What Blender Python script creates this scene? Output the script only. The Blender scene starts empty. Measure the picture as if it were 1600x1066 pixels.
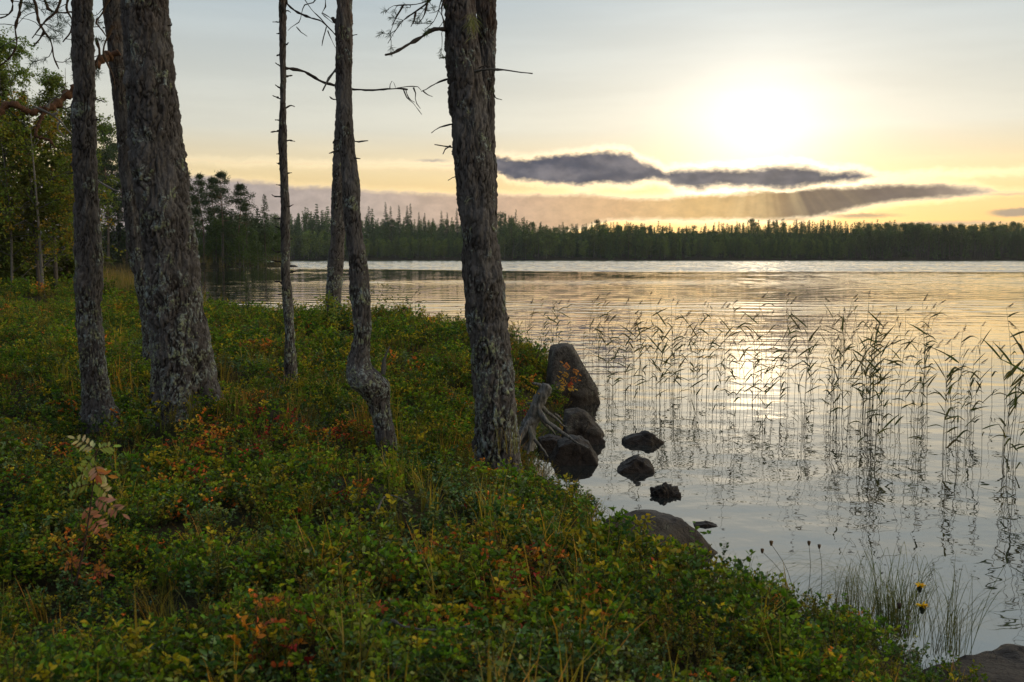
import bpy, math, random
import numpy as np
from math import radians as R, pi

random.seed(7)
rng = np.random.default_rng(11)
sc = bpy.context.scene
COL = sc.collection

# ------------------------------------------------------------------ camera
H_EYE = 1.9                      # eye above the water, metres
LENS = 35.0
F = 1600 * LENS / 36.0
PITCH = math.atan((533 - 400) / F)
CP, SP = math.cos(PITCH), math.sin(PITCH)
cam = bpy.data.cameras.new('camera')
cam_ob = bpy.data.objects.new('camera', cam)
COL.objects.link(cam_ob)
cam.lens = LENS
cam.sensor_width = 36
cam.clip_start, cam.clip_end = 0.05, 4000
cam_ob.location = (0, 0, H_EYE)
cam_ob.rotation_euler = (pi / 2 - PITCH, 0, 0)
cam.dof.use_dof = True
cam.dof.focus_distance = 8.5
cam.dof.aperture_fstop = 6.3
sc.camera = cam_ob


def ray(px, py):
    x = (px - 800) / F
    v = -(py - 533) / F
    return np.array((x, CP + v * SP, -SP + v * CP))


def at(px, py, Y):
    """the point of the world at distance Y seen in that direction"""
    r = ray(px, py)
    return np.array((0, 0, H_EYE)) + r * (Y / r[1])


def onz(px, py, z):
    r = ray(px, py)
    return np.array((0, 0, H_EYE)) + r * ((z - H_EYE) / r[2])


def msize(px, Y):
    return px * Y / F


def azel(px, py):
    r = ray(px, py)
    return (math.degrees(math.atan2(r[0], r[1])),
            math.degrees(math.atan2(r[2], math.hypot(r[0], r[1]))))


# ------------------------------------------------------------------ light
SUN_AZ, SUN_EL = azel(1188, 212)
sc.view_settings.view_transform = 'Standard'
sc.view_settings.look = 'None'
sc.view_settings.exposure = 0.0
sc.view_settings.gamma = 1.0

sun = bpy.data.lights.new('sun', 'SUN')
sun.energy = 0.003
sun.angle = R(3.0)                 # veiled by thin high cloud
sun.color = (1.0, 0.78, 0.5)
sun_ob = bpy.data.objects.new('sun', sun)
COL.objects.link(sun_ob)
sun_ob.location = (40, 150, 60)
sun_ob.rotation_euler = (pi / 2 - R(SUN_EL), 0, pi - R(SUN_AZ))


class Nodes:
    def __init__(self, tree):
        self.t = tree
        self.n = tree.nodes
        self.l = tree.links

    def new(self, typ, **kw):
        nd = self.n.new(typ)
        for k, v in kw.items():
            setattr(nd, k, v)
        return nd

    def put(self, sock, v):
        if isinstance(v, bpy.types.NodeSocket):
            self.l.new(v, sock)
        else:
            sock.default_value = v

    def m(self, op, *a, clamp=False):
        nd = self.new('ShaderNodeMath', operation=op, use_clamp=clamp)
        for i, v in enumerate(a):
            self.put(nd.inputs[i], v)
        return nd.outputs[0]

    def vm(self, op, *a):
        nd = self.new('ShaderNodeVectorMath', operation=op)
        for i, v in enumerate(a):
            if op == 'SCALE' and i == 1:
                self.put(nd.inputs['Scale'], v)
            else:
                self.put(nd.inputs[i], v)
        return nd.outputs['Value'] if op in ('DOT_PRODUCT', 'LENGTH', 'DISTANCE') else nd.outputs[0]

    def xyz(self, x, y, z):
        nd = self.new('ShaderNodeCombineXYZ')
        for i, v in enumerate((x, y, z)):
            self.put(nd.inputs[i], v)
        return nd.outputs[0]

    def sep(self, v):
        nd = self.new('ShaderNodeSeparateXYZ')
        self.put(nd.inputs[0], v)
        return nd.outputs

    def noise(self, vec, scale, detail=2.0, rough=0.5, typ='3D'):
        nd = self.new('ShaderNodeTexNoise', noise_dimensions=typ)
        self.put(nd.inputs['Vector'], vec)
        nd.inputs['Scale'].default_value = scale
        nd.inputs['Detail'].default_value = detail
        nd.inputs['Roughness'].default_value = rough
        return nd.outputs['Fac']

    def step(self, v, a, b, lo=0.0, hi=1.0):
        nd = self.new('ShaderNodeMapRange', interpolation_type='SMOOTHSTEP')
        self.put(nd.inputs[0], v)
        for i, q in enumerate((a, b, lo, hi)):
            self.put(nd.inputs[i + 1], q)
        return nd.outputs[0]

    def mix(self, f, a, b, blend='MIX'):
        nd = self.new('ShaderNodeMix', data_type='RGBA', blend_type=blend)
        self.put(nd.inputs[0], f)
        self.put(nd.inputs[6], a if isinstance(a, bpy.types.NodeSocket) else (*a, 1))
        self.put(nd.inputs[7], b if isinstance(b, bpy.types.NodeSocket) else (*b, 1))
        return nd.outputs[2]

    def ramp(self, v, stops, interp='LINEAR'):
        nd = self.new('ShaderNodeValToRGB')
        cr = nd.color_ramp
        cr.interpolation = interp
        while len(cr.elements) < len(stops):
            cr.elements.new(0.5)
        for e, (p, c) in zip(cr.elements, stops):
            e.position = p
            e.color = (*c, 1)
        self.put(nd.inputs[0], v)
        return nd.outputs[0]

    def curve(self, v, pts):
        """piecewise curve v -> value through pts; v and value both mapped to 0..1 and back"""
        xs = [p[0] for p in pts]
        ys = [p[1] for p in pts]
        x0, x1, y0, y1 = min(xs), max(xs), min(ys), max(ys)
        nd = self.new('ShaderNodeFloatCurve')
        c = nd.mapping.curves[0]
        q = [((x - x0) / (x1 - x0), (y - y0) / (y1 - y0)) for x, y in pts]
        c.points[0].location = q[0]
        c.points[1].location = q[-1]
        for p in q[1:-1]:
            c.points.new(*p)
        for p in c.points:
            p.handle_type = 'VECTOR'
        nd.mapping.update()
        t = self.m('DIVIDE', self.m('SUBTRACT', v, x0), x1 - x0, clamp=True)
        self.put(nd.inputs['Value'], t)
        return self.m('ADD', self.m('MULTIPLY', nd.outputs[0], y1 - y0), y0)


def make_world():
    w = bpy.data.worlds.new('World')
    sc.world = w
    w.use_nodes = True
    N = Nodes(w.node_tree)
    bg = w.node_tree.nodes['Background']
    STR = 0.1
    bg.inputs[1].default_value = STR
    sky = N.new('ShaderNodeTexSky', sky_type='NISHITA')
    sky.sun_disc = False
    sky.sun_elevation = R(SUN_EL)
    sky.sun_rotation = R(SUN_AZ)
    sky.air_density = 1.0
    sky.dust_density = 1.0
    sky.ozone_density = 2.0
    d = N.new('ShaderNodeTexCoord').outputs['Generated']
    x, y, z = N.sep(d)
    az = N.m('MULTIPLY', N.m('ARCTAN2', x, y), 180 / pi)
    el = N.m('MULTIPLY', N.m('ARCSINE', z), 180 / pi)
    sd = (math.sin(R(SUN_AZ)) * math.cos(R(SUN_EL)), math.cos(R(SUN_AZ)) * math.cos(R(SUN_EL)), math.sin(R(SUN_EL)))
    th = N.m('MULTIPLY', N.m('ARCCOSINE', N.m('MINIMUM', N.vm('DOT_PRODUCT', d, sd), 0.99999)), 180 / pi)
    # high thin veil of cirrus over the clear sky
    veil = N.ramp(N.m('DIVIDE', el, 90.0, clamp=True), [
        (0.0, (.84, .48, .16)), (1.8 / 90, (.88, .55, .20)), (3.2 / 90, (.87, .61, .26)), (4.8 / 90, (.82, .65, .37)), (7 / 90, (.68, .66, .56)), (14 / 90, (.45, .52, .55)),
        (24 / 90, (.47, .61, .73)), (45 / 90, (.56, .63, .71)), (1.0, (.62, .68, .76))])  # overhead part, out of view, brightened to light the ground
    side = N.step(th, 35.0, 120.0, 1.0, 0.6)
    veil = N.mix(1.0, veil, N.xyz(side, side, side), 'MULTIPLY')
    # warm fill glow added to the unseen sky on the right, lights the trunks
    fill_lobe = N.m('MULTIPLY', N.m('MULTIPLY', N.step(az, 31.0, 60.0), N.step(az, 105.0, 150.0, 1.0, 0.0)), N.step(el, 12.0, 55.0, 1.0, 0.0))
    veil = N.vm('ADD', veil, N.vm('SCALE', (2.5, 1.75, .92), fill_lobe))
    streak = N.noise(N.xyz(N.m('MULTIPLY', az, .06), N.m('MULTIPLY', el, .6), 3.3), 1.0, 4.0, .55)
    streak = N.step(streak, .35, .7, .96, 1.05)
    veil = N.mix(1.0, veil, N.xyz(streak, streak, streak), 'MULTIPLY')
    g1 = N.m('MULTIPLY', N.m('EXPONENT', N.m('MULTIPLY', N.m('POWER', N.m('DIVIDE', th, 3.6), 2.0), -1.0)), 0.27)
    g2 = N.m('MULTIPLY', N.m('EXPONENT', N.m('DIVIDE', th, -6.5)), 0.34)
    glow = N.vm('ADD', N.vm('SCALE', (1.0, .98, .92), g1), N.vm('SCALE', (1.0, .95, .84), g2))
    low = N.m('MULTIPLY', N.m('EXPONENT', N.m('DIVIDE', N.m('ABSOLUTE', el), -3.0)), N.m('EXPONENT', N.m('DIVIDE', th, -15.0)))
    glow = N.vm('ADD', glow, N.vm('SCALE', (.16, .05, -.12), low))
    clear = N.vm('SCALE', sky.outputs[0], 0.010)
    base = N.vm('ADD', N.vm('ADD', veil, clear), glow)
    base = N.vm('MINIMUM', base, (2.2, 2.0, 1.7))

    # cloud banks: upper and lower outline over azimuth, roughened by noise
    cv = N.xyz(az, N.m('MULTIPLY', el, 1.6), 0.0)
    n1 = N.noise(cv, 0.55, 5.0, .6)
    n2 = N.noise(N.vm('ADD', cv, (17.0, 5.0, 2.0)), 2.6, 4.0, .6)
    n3 = N.noise(N.vm('ADD', cv, (1.0, 55.0, 2.0)), 7.5, 3.0, .6)
    wob = N.m('ADD', N.m('ADD', N.m('MULTIPLY', N.m('SUBTRACT', n1, .5), .9), N.m('MULTIPLY', N.m('SUBTRACT', n2, .5), .66)), N.m('MULTIPLY', N.m('SUBTRACT', n3, .5), .20))
    dens = N.noise(N.vm('ADD', cv, (3.0, 31.0, 7.0)), 1.1, 4.0, .6)

    def bank(up, lo, amp, soft):
        U = N.curve(az, [azel(*p) for p in up])
        L = N.curve(az, [azel(*p) for p in lo])
        e = N.m('ADD', el, N.m('MULTIPLY', wob, amp))
        dd = N.m('MINIMUM', N.m('SUBTRACT', U, e), N.m('SUBTRACT', e, L))
        return dd, N.step(dd, -.5 * soft, .5 * soft)

    def streakcloud(cx, cy, hw, hh, amp):
        a0, e0 = azel(cx, cy)
        hw, hh = hw / 27.2, hh / 27.2
        e = N.m('ADD', el, N.m('MULTIPLY', wob, amp))
        q = N.m('SQRT', N.m('ADD', N.m('POWER', N.m('DIVIDE', N.m('SUBTRACT', az, a0), hw), 2.0),
                            N.m('POWER', N.m('DIVIDE', N.m('SUBTRACT', e, e0), hh), 2.0)))
        dd = N.m('MULTIPLY', N.m('SUBTRACT', 1.0, q), hh)
        return dd, N.step(dd, 0.0, .16)

    upA = [(740, 258), (775, 243), (800, 245), (825, 248), (850, 243), (900, 238), (935, 234), (985, 236), (1000, 249), (1022, 255), (1040, 266), (1056, 262),
           (1120, 259), (1150, 260), (1190, 257), (1215, 253), (1250, 255), (1270, 259), (1295, 264), (1340, 265), (1376, 275)]
    loA = [(740, 258), (775, 270), (800, 282), (825, 286), (850, 289), (880, 288), (910, 295), (945, 289), (975, 291), (1000, 288), (1022, 284), (1040, 285), (1056, 297), (1090, 301), (1120, 295), (1150, 299), (1200, 300), (1240, 297), (1270, 294), (1300, 289), (1340, 286), (1376, 275)]
    upB = [(-700, 330), (100, 262), (300, 272), (380, 280), (470, 290), (520, 291), (620, 298), (700, 302), (850, 303), (910, 302), (950, 305),
           (1000, 309), (1080, 305), (1150, 300), (1240, 293), (1330, 290), (1380, 286), (1420, 286), (1480, 287), (1520, 290), (1565, 299)]
    loB = [(-700, 420), (100, 420), (380, 420), (850, 372), (950, 347), (1000, 345), (1150, 346), (1200, 346), (1260, 343), (1290, 338), (1330, 330),
           (1380, 321), (1420, 316), (1460, 313), (1500, 309), (1565, 299)]
    dA, mA = bank(upA, loA, .62, .16)
    dB, mB = bank(upB, loB, .46, .18)
    near = N.m('EXPONENT', N.m('DIVIDE', th, -7.0))
    t = N.m('DIVIDE', N.m('ADD', az, 20.0), 50.0, clamp=True)

    def ta(px):
        return (azel(px, 300)[0] + 20) / 50
    colB = N.ramp(t, [(ta(300), (.42, .36, .34)), (ta(560), (.55, .44, .37)), (ta(800), (.68, .46, .30)), (ta(960), (.82, .52, .26)),
                      (ta(1090), (.90, .58, .23)), (ta(1190), (.62, .40, .17)), (ta(1250), (.22, .155, .10)), (ta(1430), (.19, .145, .12)),
                      (ta(1540), (.52, .40, .30))])
    # shafts of sun through the gaps
    ang = N.m('ARCTAN2', N.m('SUBTRACT', az, SUN_AZ), N.m('SUBTRACT', SUN_EL + 1.0, el))
    rayn = N.noise(N.xyz(N.m('MULTIPLY', ang, 5.0), .4, .2), 1.6, 2.0, .5)
    shaft = N.m('MULTIPLY', N.step(rayn, .35, .75), N.m('EXPONENT', N.m('DIVIDE', th, -4.5)))
    colB = N.mix(N.m('MULTIPLY', shaft, .75, clamp=True), colB, (1.0, .74, .36))
    mott = N.step(dens, .25, .75, .88, 1.12)
    colB = N.mix(1.0, colB, N.xyz(mott, mott, mott), 'MULTIPLY')
    sm = N.noise(N.vm('ADD', cv, (3.0, 11.0, 7.0)), .8, 3.0, .5)
    colA = N.mix(N.step(N.m('ADD', sm, N.m('MULTIPLY', dA, .12)), .35, .85), (.080, .088, .125), (.23, .215, .235))
    colA = N.mix(1.0, colA, N.xyz(mott, mott, mott), 'MULTIPLY')
    colA = N.mix(N.m('MULTIPLY', near, .30), colA, (.42, .32, .2))

    def rim(dd, w):
        return N.step(dd, -.06, w, 1.0, 0.0)
    hot = N.vm('ADD', (1.0, .76, .44), N.vm('SCALE', (1.6, 1.3, .9), near))
    colA = N.mix(rim(dA, N.m('ADD', .22, N.m('MULTIPLY', near, .35))), colA, hot)
    colB = N.mix(N.m('MULTIPLY', rim(dB, .30), .8), colB, hot)
    # thin bright fringe of lit vapour round the thick cloud
    fringe = N.m('ADD', N.m('MULTIPLY', N.step(dA, -.42, -.02), 1.0), N.m('MULTIPLY', N.step(dB, -.36, -.02), .8))
    base = N.vm('ADD', base, N.vm('SCALE', (.85, .70, .50), N.m('MULTIPLY', fringe, N.m('ADD', near, .12))))
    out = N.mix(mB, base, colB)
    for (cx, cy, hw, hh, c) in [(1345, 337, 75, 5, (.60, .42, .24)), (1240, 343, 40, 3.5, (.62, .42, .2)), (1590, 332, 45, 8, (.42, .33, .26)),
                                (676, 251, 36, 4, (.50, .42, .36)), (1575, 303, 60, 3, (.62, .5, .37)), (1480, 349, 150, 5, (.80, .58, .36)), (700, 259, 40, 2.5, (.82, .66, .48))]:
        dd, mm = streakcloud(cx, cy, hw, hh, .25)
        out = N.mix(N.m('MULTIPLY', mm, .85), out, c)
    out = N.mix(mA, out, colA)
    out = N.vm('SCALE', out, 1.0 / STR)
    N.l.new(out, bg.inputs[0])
    w.cycles.sampling_method = 'MANUAL'
    w.cycles.sample_map_resolution = 2048


make_world()

sc.render.engine = 'CYCLES'
sc.cycles.use_denoising = True
sc.cycles.denoiser = 'OPENIMAGEDENOISE'
sc.cycles.denoising_input_passes = 'RGB_ALBEDO_NORMAL'
sc.cycles.max_bounces = 7
sc.cycles.diffuse_bounces = 3
sc.cycles.glossy_bounces = 3
sc.cycles.transmission_bounces = 3
sc.cycles.transparent_max_bounces = 4
sc.cycles.caustics_reflective = False
sc.cycles.caustics_refractive = False
sc.cycles.sample_clamp_indirect = 4.0


# ------------------------------------------------------------------ number noise
def _h(ix, iy, iz, s):
    n = (ix.astype(np.int64) * 374761393 + iy.astype(np.int64) * 668265263 + iz.astype(np.int64) * 2147483647 + s * 1274126177) & 0xffffffff
    n = ((n ^ (n >> 13)) * 1274126177) & 0xffffffff
    n = ((n ^ (n >> 16)) * 2246822519) & 0xffffffff
    return ((n ^ (n >> 15)) & 0xffffff) / float(0xffffff)


def vnoise(p, s=0):
    p = np.asarray(p, float)
    i = np.floor(p).astype(np.int64)
    f = p - i
    f = f * f * (3 - 2 * f)
    r = 0
    for a in (0, 1):
        for b in (0, 1):
            for c in (0, 1):
                w = (f[:, 0] if a else 1 - f[:, 0]) * (f[:, 1] if b else 1 - f[:, 1]) * (f[:, 2] if c else 1 - f[:, 2])
                r = r + w * _h(i[:, 0] + a, i[:, 1] + b, i[:, 2] + c, s)
    return r * 2 - 1


def fbm(p, octv=4, s=0, gain=.5):
    p = np.asarray(p, float)
    r, a, q = 0, 1.0, 1.0
    for k in range(octv):
        r = r + a * vnoise(p * q + k * 7.3, s + k)
        a *= gain
        q *= 2.03
    return r


def worley(p, s=0):
    """F1, F2 and the id of the nearest cell"""
    p = np.asarray(p, float)
    i = np.floor(p).astype(np.int64)
    f1 = np.full(len(p), 9.0)
    f2 = np.full(len(p), 9.0)
    cid = np.zeros(len(p))
    for a in (-1, 0, 1):
        for b in (-1, 0, 1):
            for c in (-1, 0, 1):
                jx, jy, jz = i[:, 0] + a, i[:, 1] + b, i[:, 2] + c
                q = np.stack((jx + _h(jx, jy, jz, s), jy + _h(jx, jy, jz, s + 1), jz + _h(jx, jy, jz, s + 2)), 1)
                dd = np.sqrt(((p - q) ** 2).sum(1))
                idn = _h(jx, jy, jz, s + 5)
                nearer = dd < f1
                f2 = np.where(nearer, f1, np.minimum(f2, dd))
                cid = np.where(nearer, idn, cid)
                f1 = np.where(nearer, dd, f1)
    return f1, f2, cid


def pt(*a):
    return np.array(a, float)


# ------------------------------------------------------------------ meshes
class MB:
    """collects vertices, faces, a colour per vertex and a material slot per face"""

    def __init__(self):
        self.v, self.c, self.q, self.t, self.qm, self.tm, self.n = [], [], [], [], [], [], 0

    def add(self, v, quads=None, tris=None, col=(1, 1, 1), mat=0):
        v = np.asarray(v, float).reshape(-1, 3)
        c = np.asarray(col, float)
        if c.ndim == 1:
            c = np.tile(c, (len(v), 1))
        self.v.append(v)
        self.c.append(c)
        if quads is not None and len(quads):
            q = np.asarray(quads, np.int64).reshape(-1, 4)
            self.q.append(q + self.n)
            self.qm.append(np.full(len(q), mat))
        if tris is not None and len(tris):
            q = np.asarray(tris, np.int64).reshape(-1, 3)
            self.t.append(q + self.n)
            self.tm.append(np.full(len(q), mat))
        self.n += len(v)

    def mesh(self, name, mats, smooth=True):
        me = bpy.data.meshes.new(name)
        v = np.concatenate(self.v)
        c = np.concatenate(self.c)
        q = np.concatenate(self.q) if self.q else np.zeros((0, 4), np.int64)
        t = np.concatenate(self.t) if self.t else np.zeros((0, 3), np.int64)
        loops = np.concatenate((q.ravel(), t.ravel())).astype(np.int32)
        starts = np.concatenate((np.arange(len(q)) * 4, len(q) * 4 + np.arange(len(t)) * 3)).astype(np.int32)
        mi = np.concatenate((np.concatenate(self.qm) if self.qm else np.zeros(0), np.concatenate(self.tm) if self.tm else np.zeros(0))).astype(np.int32)
        me.vertices.add(len(v))
        me.vertices.foreach_set('co', v.astype(np.float32).ravel())
        me.loops.add(len(loops))
        me.loops.foreach_set('vertex_index', loops)
        me.polygons.add(len(starts))
        me.polygons.foreach_set('loop_start', starts)
        me.polygons.foreach_set('material_index', mi)
        me.polygons.foreach_set('use_smooth', np.full(len(starts), smooth))
        a = me.attributes.new('tint', 'FLOAT_COLOR', 'POINT')
        a.data.foreach_set('color', np.concatenate((c, np.ones((len(c), 1))), 1).astype(np.float32).ravel())
        for m in (mats if isinstance(mats, (list, tuple)) else [mats]):
            me.materials.append(m)
        me.update(calc_edges=True)
        me.validate()
        return me

    def build(self, name, mats, parent=None, smooth=True, link=True):
        o = bpy.data.objects.new(name, self.mesh(name, mats, smooth))
        if link:
            COL.objects.link(o)
        if parent is not None:
            o.parent = parent
        return o


def tag(o, label=None, cat=None, group=None, kind=None):
    if label:
        o['label'] = label
    if cat:
        o['category'] = cat
    if group:
        o['group'] = group
    if kind:
        o['kind'] = kind
    return o


def empty(name, loc, label, cat, group=None):
    o = bpy.data.objects.new(name, None)
    o.empty_display_size = .2
    COL.objects.link(o)
    o.location = tuple(float(q) for q in loc)
    return tag(o, label, cat, group)


def copy_tree(o, parent=None):
    c = o.copy()
    COL.objects.link(c)
    if parent is not None:
        c.parent = parent
    for ch in list(o.children):
        copy_tree(ch, c)
    return c


def smooth_path(pts, n):
    p = np.asarray(pts, float)
    if len(p) == 2:
        t = np.linspace(0, 1, n)[:, None]
        return p[0] * (1 - t) + p[1] * t
    q = np.concatenate((2 * p[:1] - p[1:2], p, 2 * p[-1:] - p[-2:-1]))
    L = np.concatenate(([0], np.cumsum(np.linalg.norm(np.diff(p[:, :3], axis=0), axis=1) + 1e-9)))
    out = []
    for s in np.linspace(0, L[-1], n):
        k = min(max(np.searchsorted(L, s) - 1, 0), len(p) - 2)
        t = (s - L[k]) / (L[k + 1] - L[k])
        a, b, c, d = q[k], q[k + 1], q[k + 2], q[k + 3]
        out.append(.5 * ((2 * b) + (-a + c) * t + (2 * a - 5 * b + 4 * c - d) * t * t + (-a + 3 * b - 3 * c + d) * t ** 3))
    return np.array(out)


def tube(mb, pts, rad, m=8, col=(1, 1, 1), mat=0, cap=True):
    pts = np.asarray(pts, float)
    n = len(pts)
    rad = np.broadcast_to(np.asarray(rad, float), (n,))
    T = np.gradient(pts, axis=0)
    T /= np.linalg.norm(T, axis=1)[:, None] + 1e-12
    ref = pt(0, 0, 1) if abs(T[:, 2]).mean() < .8 else pt(1, 0, 0)
    A = np.cross(T, ref)
    A /= np.linalg.norm(A, axis=1)[:, None] + 1e-12
    B = np.cross(T, A)
    a = np.arange(m) * 2 * pi / m
    V = pts[:, None, :] + rad[:, None, None] * (np.cos(a)[None, :, None] * A[:, None, :] + np.sin(a)[None, :, None] * B[:, None, :])
    i = np.arange(n - 1)[:, None] * m
    j = np.arange(m)[None, :]
    k = (j + 1) % m
    q = np.stack((i + j, i + k, i + m + k, i + m + j), 2).reshape(-1, 4)
    v = V.reshape(-1, 3)
    tris = []
    if cap:
        v = np.concatenate((v, pts[-1:] + T[-1:] * rad[-1] * .4))
        tris = [((n - 1) * m + jj, (n - 1) * m + (jj + 1) % m, n * m) for jj in range(m)]
    mb.add(v, q, tris, col, mat)


def blades(mb, base, d, up, length, width, cols, mat=0, bend=0.0, fold=.25, seg=2):
    """many leaves at once: base points, directions, normals, sizes"""
    base, d, up = (np.asarray(q, float) for q in (base, d, up))
    n = len(base)
    d = d / (np.linalg.norm(d, axis=1)[:, None] + 1e-9)
    s = np.cross(d, up)
    s /= np.linalg.norm(s, axis=1)[:, None] + 1e-9
    u = np.cross(s, d)
    length = np.broadcast_to(np.asarray(length, float), (n,))[:, None]
    width = np.broadcast_to(np.asarray(width, float), (n,))[:, None]
    cols = np.broadcast_to(np.asarray(cols, float), (n, 3))
    if seg == 1:       # a kite
        v = np.stack((base, base + d * length * .45 + s * width * .5 + u * width * fold, base + d * length - u * length * bend,
                      base + d * length * .45 - s * width * .5 + u * width * fold), 1)
        i = np.arange(n)[:, None] * 4
        mb.add(v.reshape(-1, 3), tris=np.concatenate((i + [0, 1, 2], i + [0, 2, 3])), col=np.repeat(cols, 4, 0), mat=mat)
        return
    b1, b2 = bend * .16, bend * .5
    mid1 = base + d * length * .35 - u * length * b1
    mid2 = base + d * length * .72 - u * length * b2
    tip = base + d * length - u * length * bend
    w = width * .5
    v = np.stack((base, mid1 + s * w + u * w * fold * 2, mid2 + s * w * .8 + u * w * fold * 1.6, tip,
                  mid2 - s * w * .8 + u * w * fold * 1.6, mid1 - s * w + u * w * fold * 2), 1)
    i = np.arange(n)[:, None] * 6
    mb.add(v.reshape(-1, 3), np.concatenate((i + [0, 1, 2, 3], i + [0, 3, 4, 5])), col=np.repeat(cols, 6, 0), mat=mat)


def rdir(n, zlo=-1.0, zhi=1.0):
    z = rng.uniform(zlo, zhi, n)
    a = rng.uniform(0, 2 * pi, n)
    r = np.sqrt(np.maximum(0, 1 - z * z))
    return np.stack((r * np.cos(a), r * np.sin(a), z), 1)


def vary(col, n, amt=.25, hue=.12):
    c = np.asarray(col, float)[None, :] * (1 + rng.uniform(-amt, amt, (n, 1))) * (1 + rng.uniform(-hue, hue, (n, 3)))
    return np.clip(c, .002, .9)


# ------------------------------------------------------------------ materials
def new_mat(name):
    m = bpy.data.materials.new(name)
    m.use_nodes = True
    N = Nodes(m.node_tree)
    return m, N, m.node_tree.nodes['Principled BSDF']


def leaf_mat(name, rough=.5, trans=.35, spec=.4):
    m, N, b = new_mat(name)
    c = N.new('ShaderNodeAttribute', attribute_name='tint').outputs['Color']
    oi = N.new('ShaderNodeObjectInfo').outputs['Random']
    k = N.m('ADD', N.m('MULTIPLY', oi, .5), .75)
    c = N.mix(1.0, c, N.xyz(k, k, k), 'MULTIPLY')
    N.l.new(c, b.inputs['Base Color'])
    b.inputs['Roughness'].default_value = rough
    b.inputs['Specular IOR Level'].default_value = spec
    tr = N.new('ShaderNodeBsdfTranslucent')
    N.l.new(N.mix(1.0, c, (1.5, 1.5, .8), 'MULTIPLY'), tr.inputs[0])
    mx = N.new('ShaderNodeMixShader')
    mx.inputs[0].default_value = trans
    N.l.new(b.outputs[0], mx.inputs[1])
    N.l.new(tr.outputs[0], mx.inputs[2])
    out = m.node_tree.nodes['Material Output']
    N.l.new(mx.outputs[0], out.inputs[0])
    return m


def tint_mat(name, rough=.85, bump=0.0, scale=60.0, spec=.2):
    m, N, b = new_mat(name)
    c = N.new('ShaderNodeAttribute', attribute_name='tint').outputs['Color']
    p = N.new('ShaderNodeTexCoord').outputs['Object']
    n = N.noise(p, scale, 4.0, .6)
    k = N.step(n, .25, .75, .6, 1.4)
    N.l.new(N.mix(1.0, c, N.xyz(k, k, k), 'MULTIPLY'), b.inputs['Base Color'])
    b.inputs['Roughness'].default_value = rough
    b.inputs['Specular IOR Level'].default_value = spec
    if bump:
        bp = N.new('ShaderNodeBump')
        bp.inputs['Distance'].default_value = bump
        N.l.new(n, bp.inputs['Height'])
        N.l.new(bp.outputs[0], b.inputs['Normal'])
    return m


M_LEAF = leaf_mat('leaf', .55, .34, .14)
M_GLOSS = leaf_mat('glossy_leaf', .42, .2, .35)
M_NEEDLE = leaf_mat('needle', .6, .25, .25)
M_GRASS = leaf_mat('grass_blade', .5, .4, .35)
M_STEM = tint_mat('stem', .8)
M_BARK = tint_mat('bark', .9, .006, 90.0, .15)
M_TWIG = tint_mat('twig_bark', .9, .003, 120.0, .15)
M_FARBARK = tint_mat('distant_bark', .9)


def ground_mat():
    m, N, b = new_mat('forest_floor')
    p = N.new('ShaderNodeTexCoord').outputs['Object']
    a = N.noise(p, 1.7, 5.0, .6)
    c = N.mix(N.step(a, .35, .65), (.016, .017, .008), (.034, .024, .013))
    e = N.noise(p, 24.0, 4.0, .65)
    c = N.mix(N.step(e, .45, .7), c, (.045, .05, .015))
    N.l.new(c, b.inputs['Base Color'])
    b.inputs['Roughness'].default_value = .95
    b.inputs['Specular IOR Level'].default_value = .1
    bp = N.new('ShaderNodeBump')
    bp.inputs['Distance'].default_value = .03
    N.l.new(e, bp.inputs['Height'])
    N.l.new(bp.outputs[0], b.inputs['Normal'])
    return m


def water_mat():
    m, N, b = new_mat('lake_water')
    b.inputs['Base Color'].default_value = (.016, .020, .021, 1)
    b.inputs['IOR'].default_value = 1.34
    p = N.new('ShaderNodeTexCoord').outputs['Object']
    x, y, z = N.sep(p)
    far = N.step(y, 12.0, 45.0)
    # slow swell and small ripples, metres
    a = N.noise(N.vm('MULTIPLY', p, (.75, 1.0, 1.0)), 1.5, 1.0, .4)
    c = N.noise(N.vm('ADD', p, (9.0, 4.0, 0.0)), 3.6, 2.0, .45)
    h = N.m('ADD', N.m('MULTIPLY', a, .017), N.m('MULTIPLY', c, .0042))
    h = N.m('MULTIPLY', h, N.m('SUBTRACT', 1.0, N.m('MULTIPLY', far, .8)))
    bp = N.new('ShaderNodeBump')
    bp.inputs['Distance'].default_value = 1.0
    bp.inputs['Strength'].default_value = 1.0
    N.l.new(h, bp.inputs['Height'])
    N.l.new(bp.outputs[0], b.inputs['Normal'])
    b.inputs['Roughness'].default_value = .02
    # added mirror layer brightens reflections; golden evening light put into its tint
    gl = N.new('ShaderNodeBsdfGlossy')
    gl.inputs['Color'].default_value = (.98, .89, .76, 1)
    gl.inputs['Roughness'].default_value = .02
    N.l.new(bp.outputs[0], gl.inputs['Normal'])
    mx = N.new('ShaderNodeMixShader')
    mx.inputs[0].default_value = .30
    N.l.new(b.outputs[0], mx.inputs[1])
    N.l.new(gl.outputs[0], mx.inputs[2])
    N.l.new(mx.outputs[0], m.node_tree.nodes['Material Output'].inputs[0])
    return m


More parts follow.
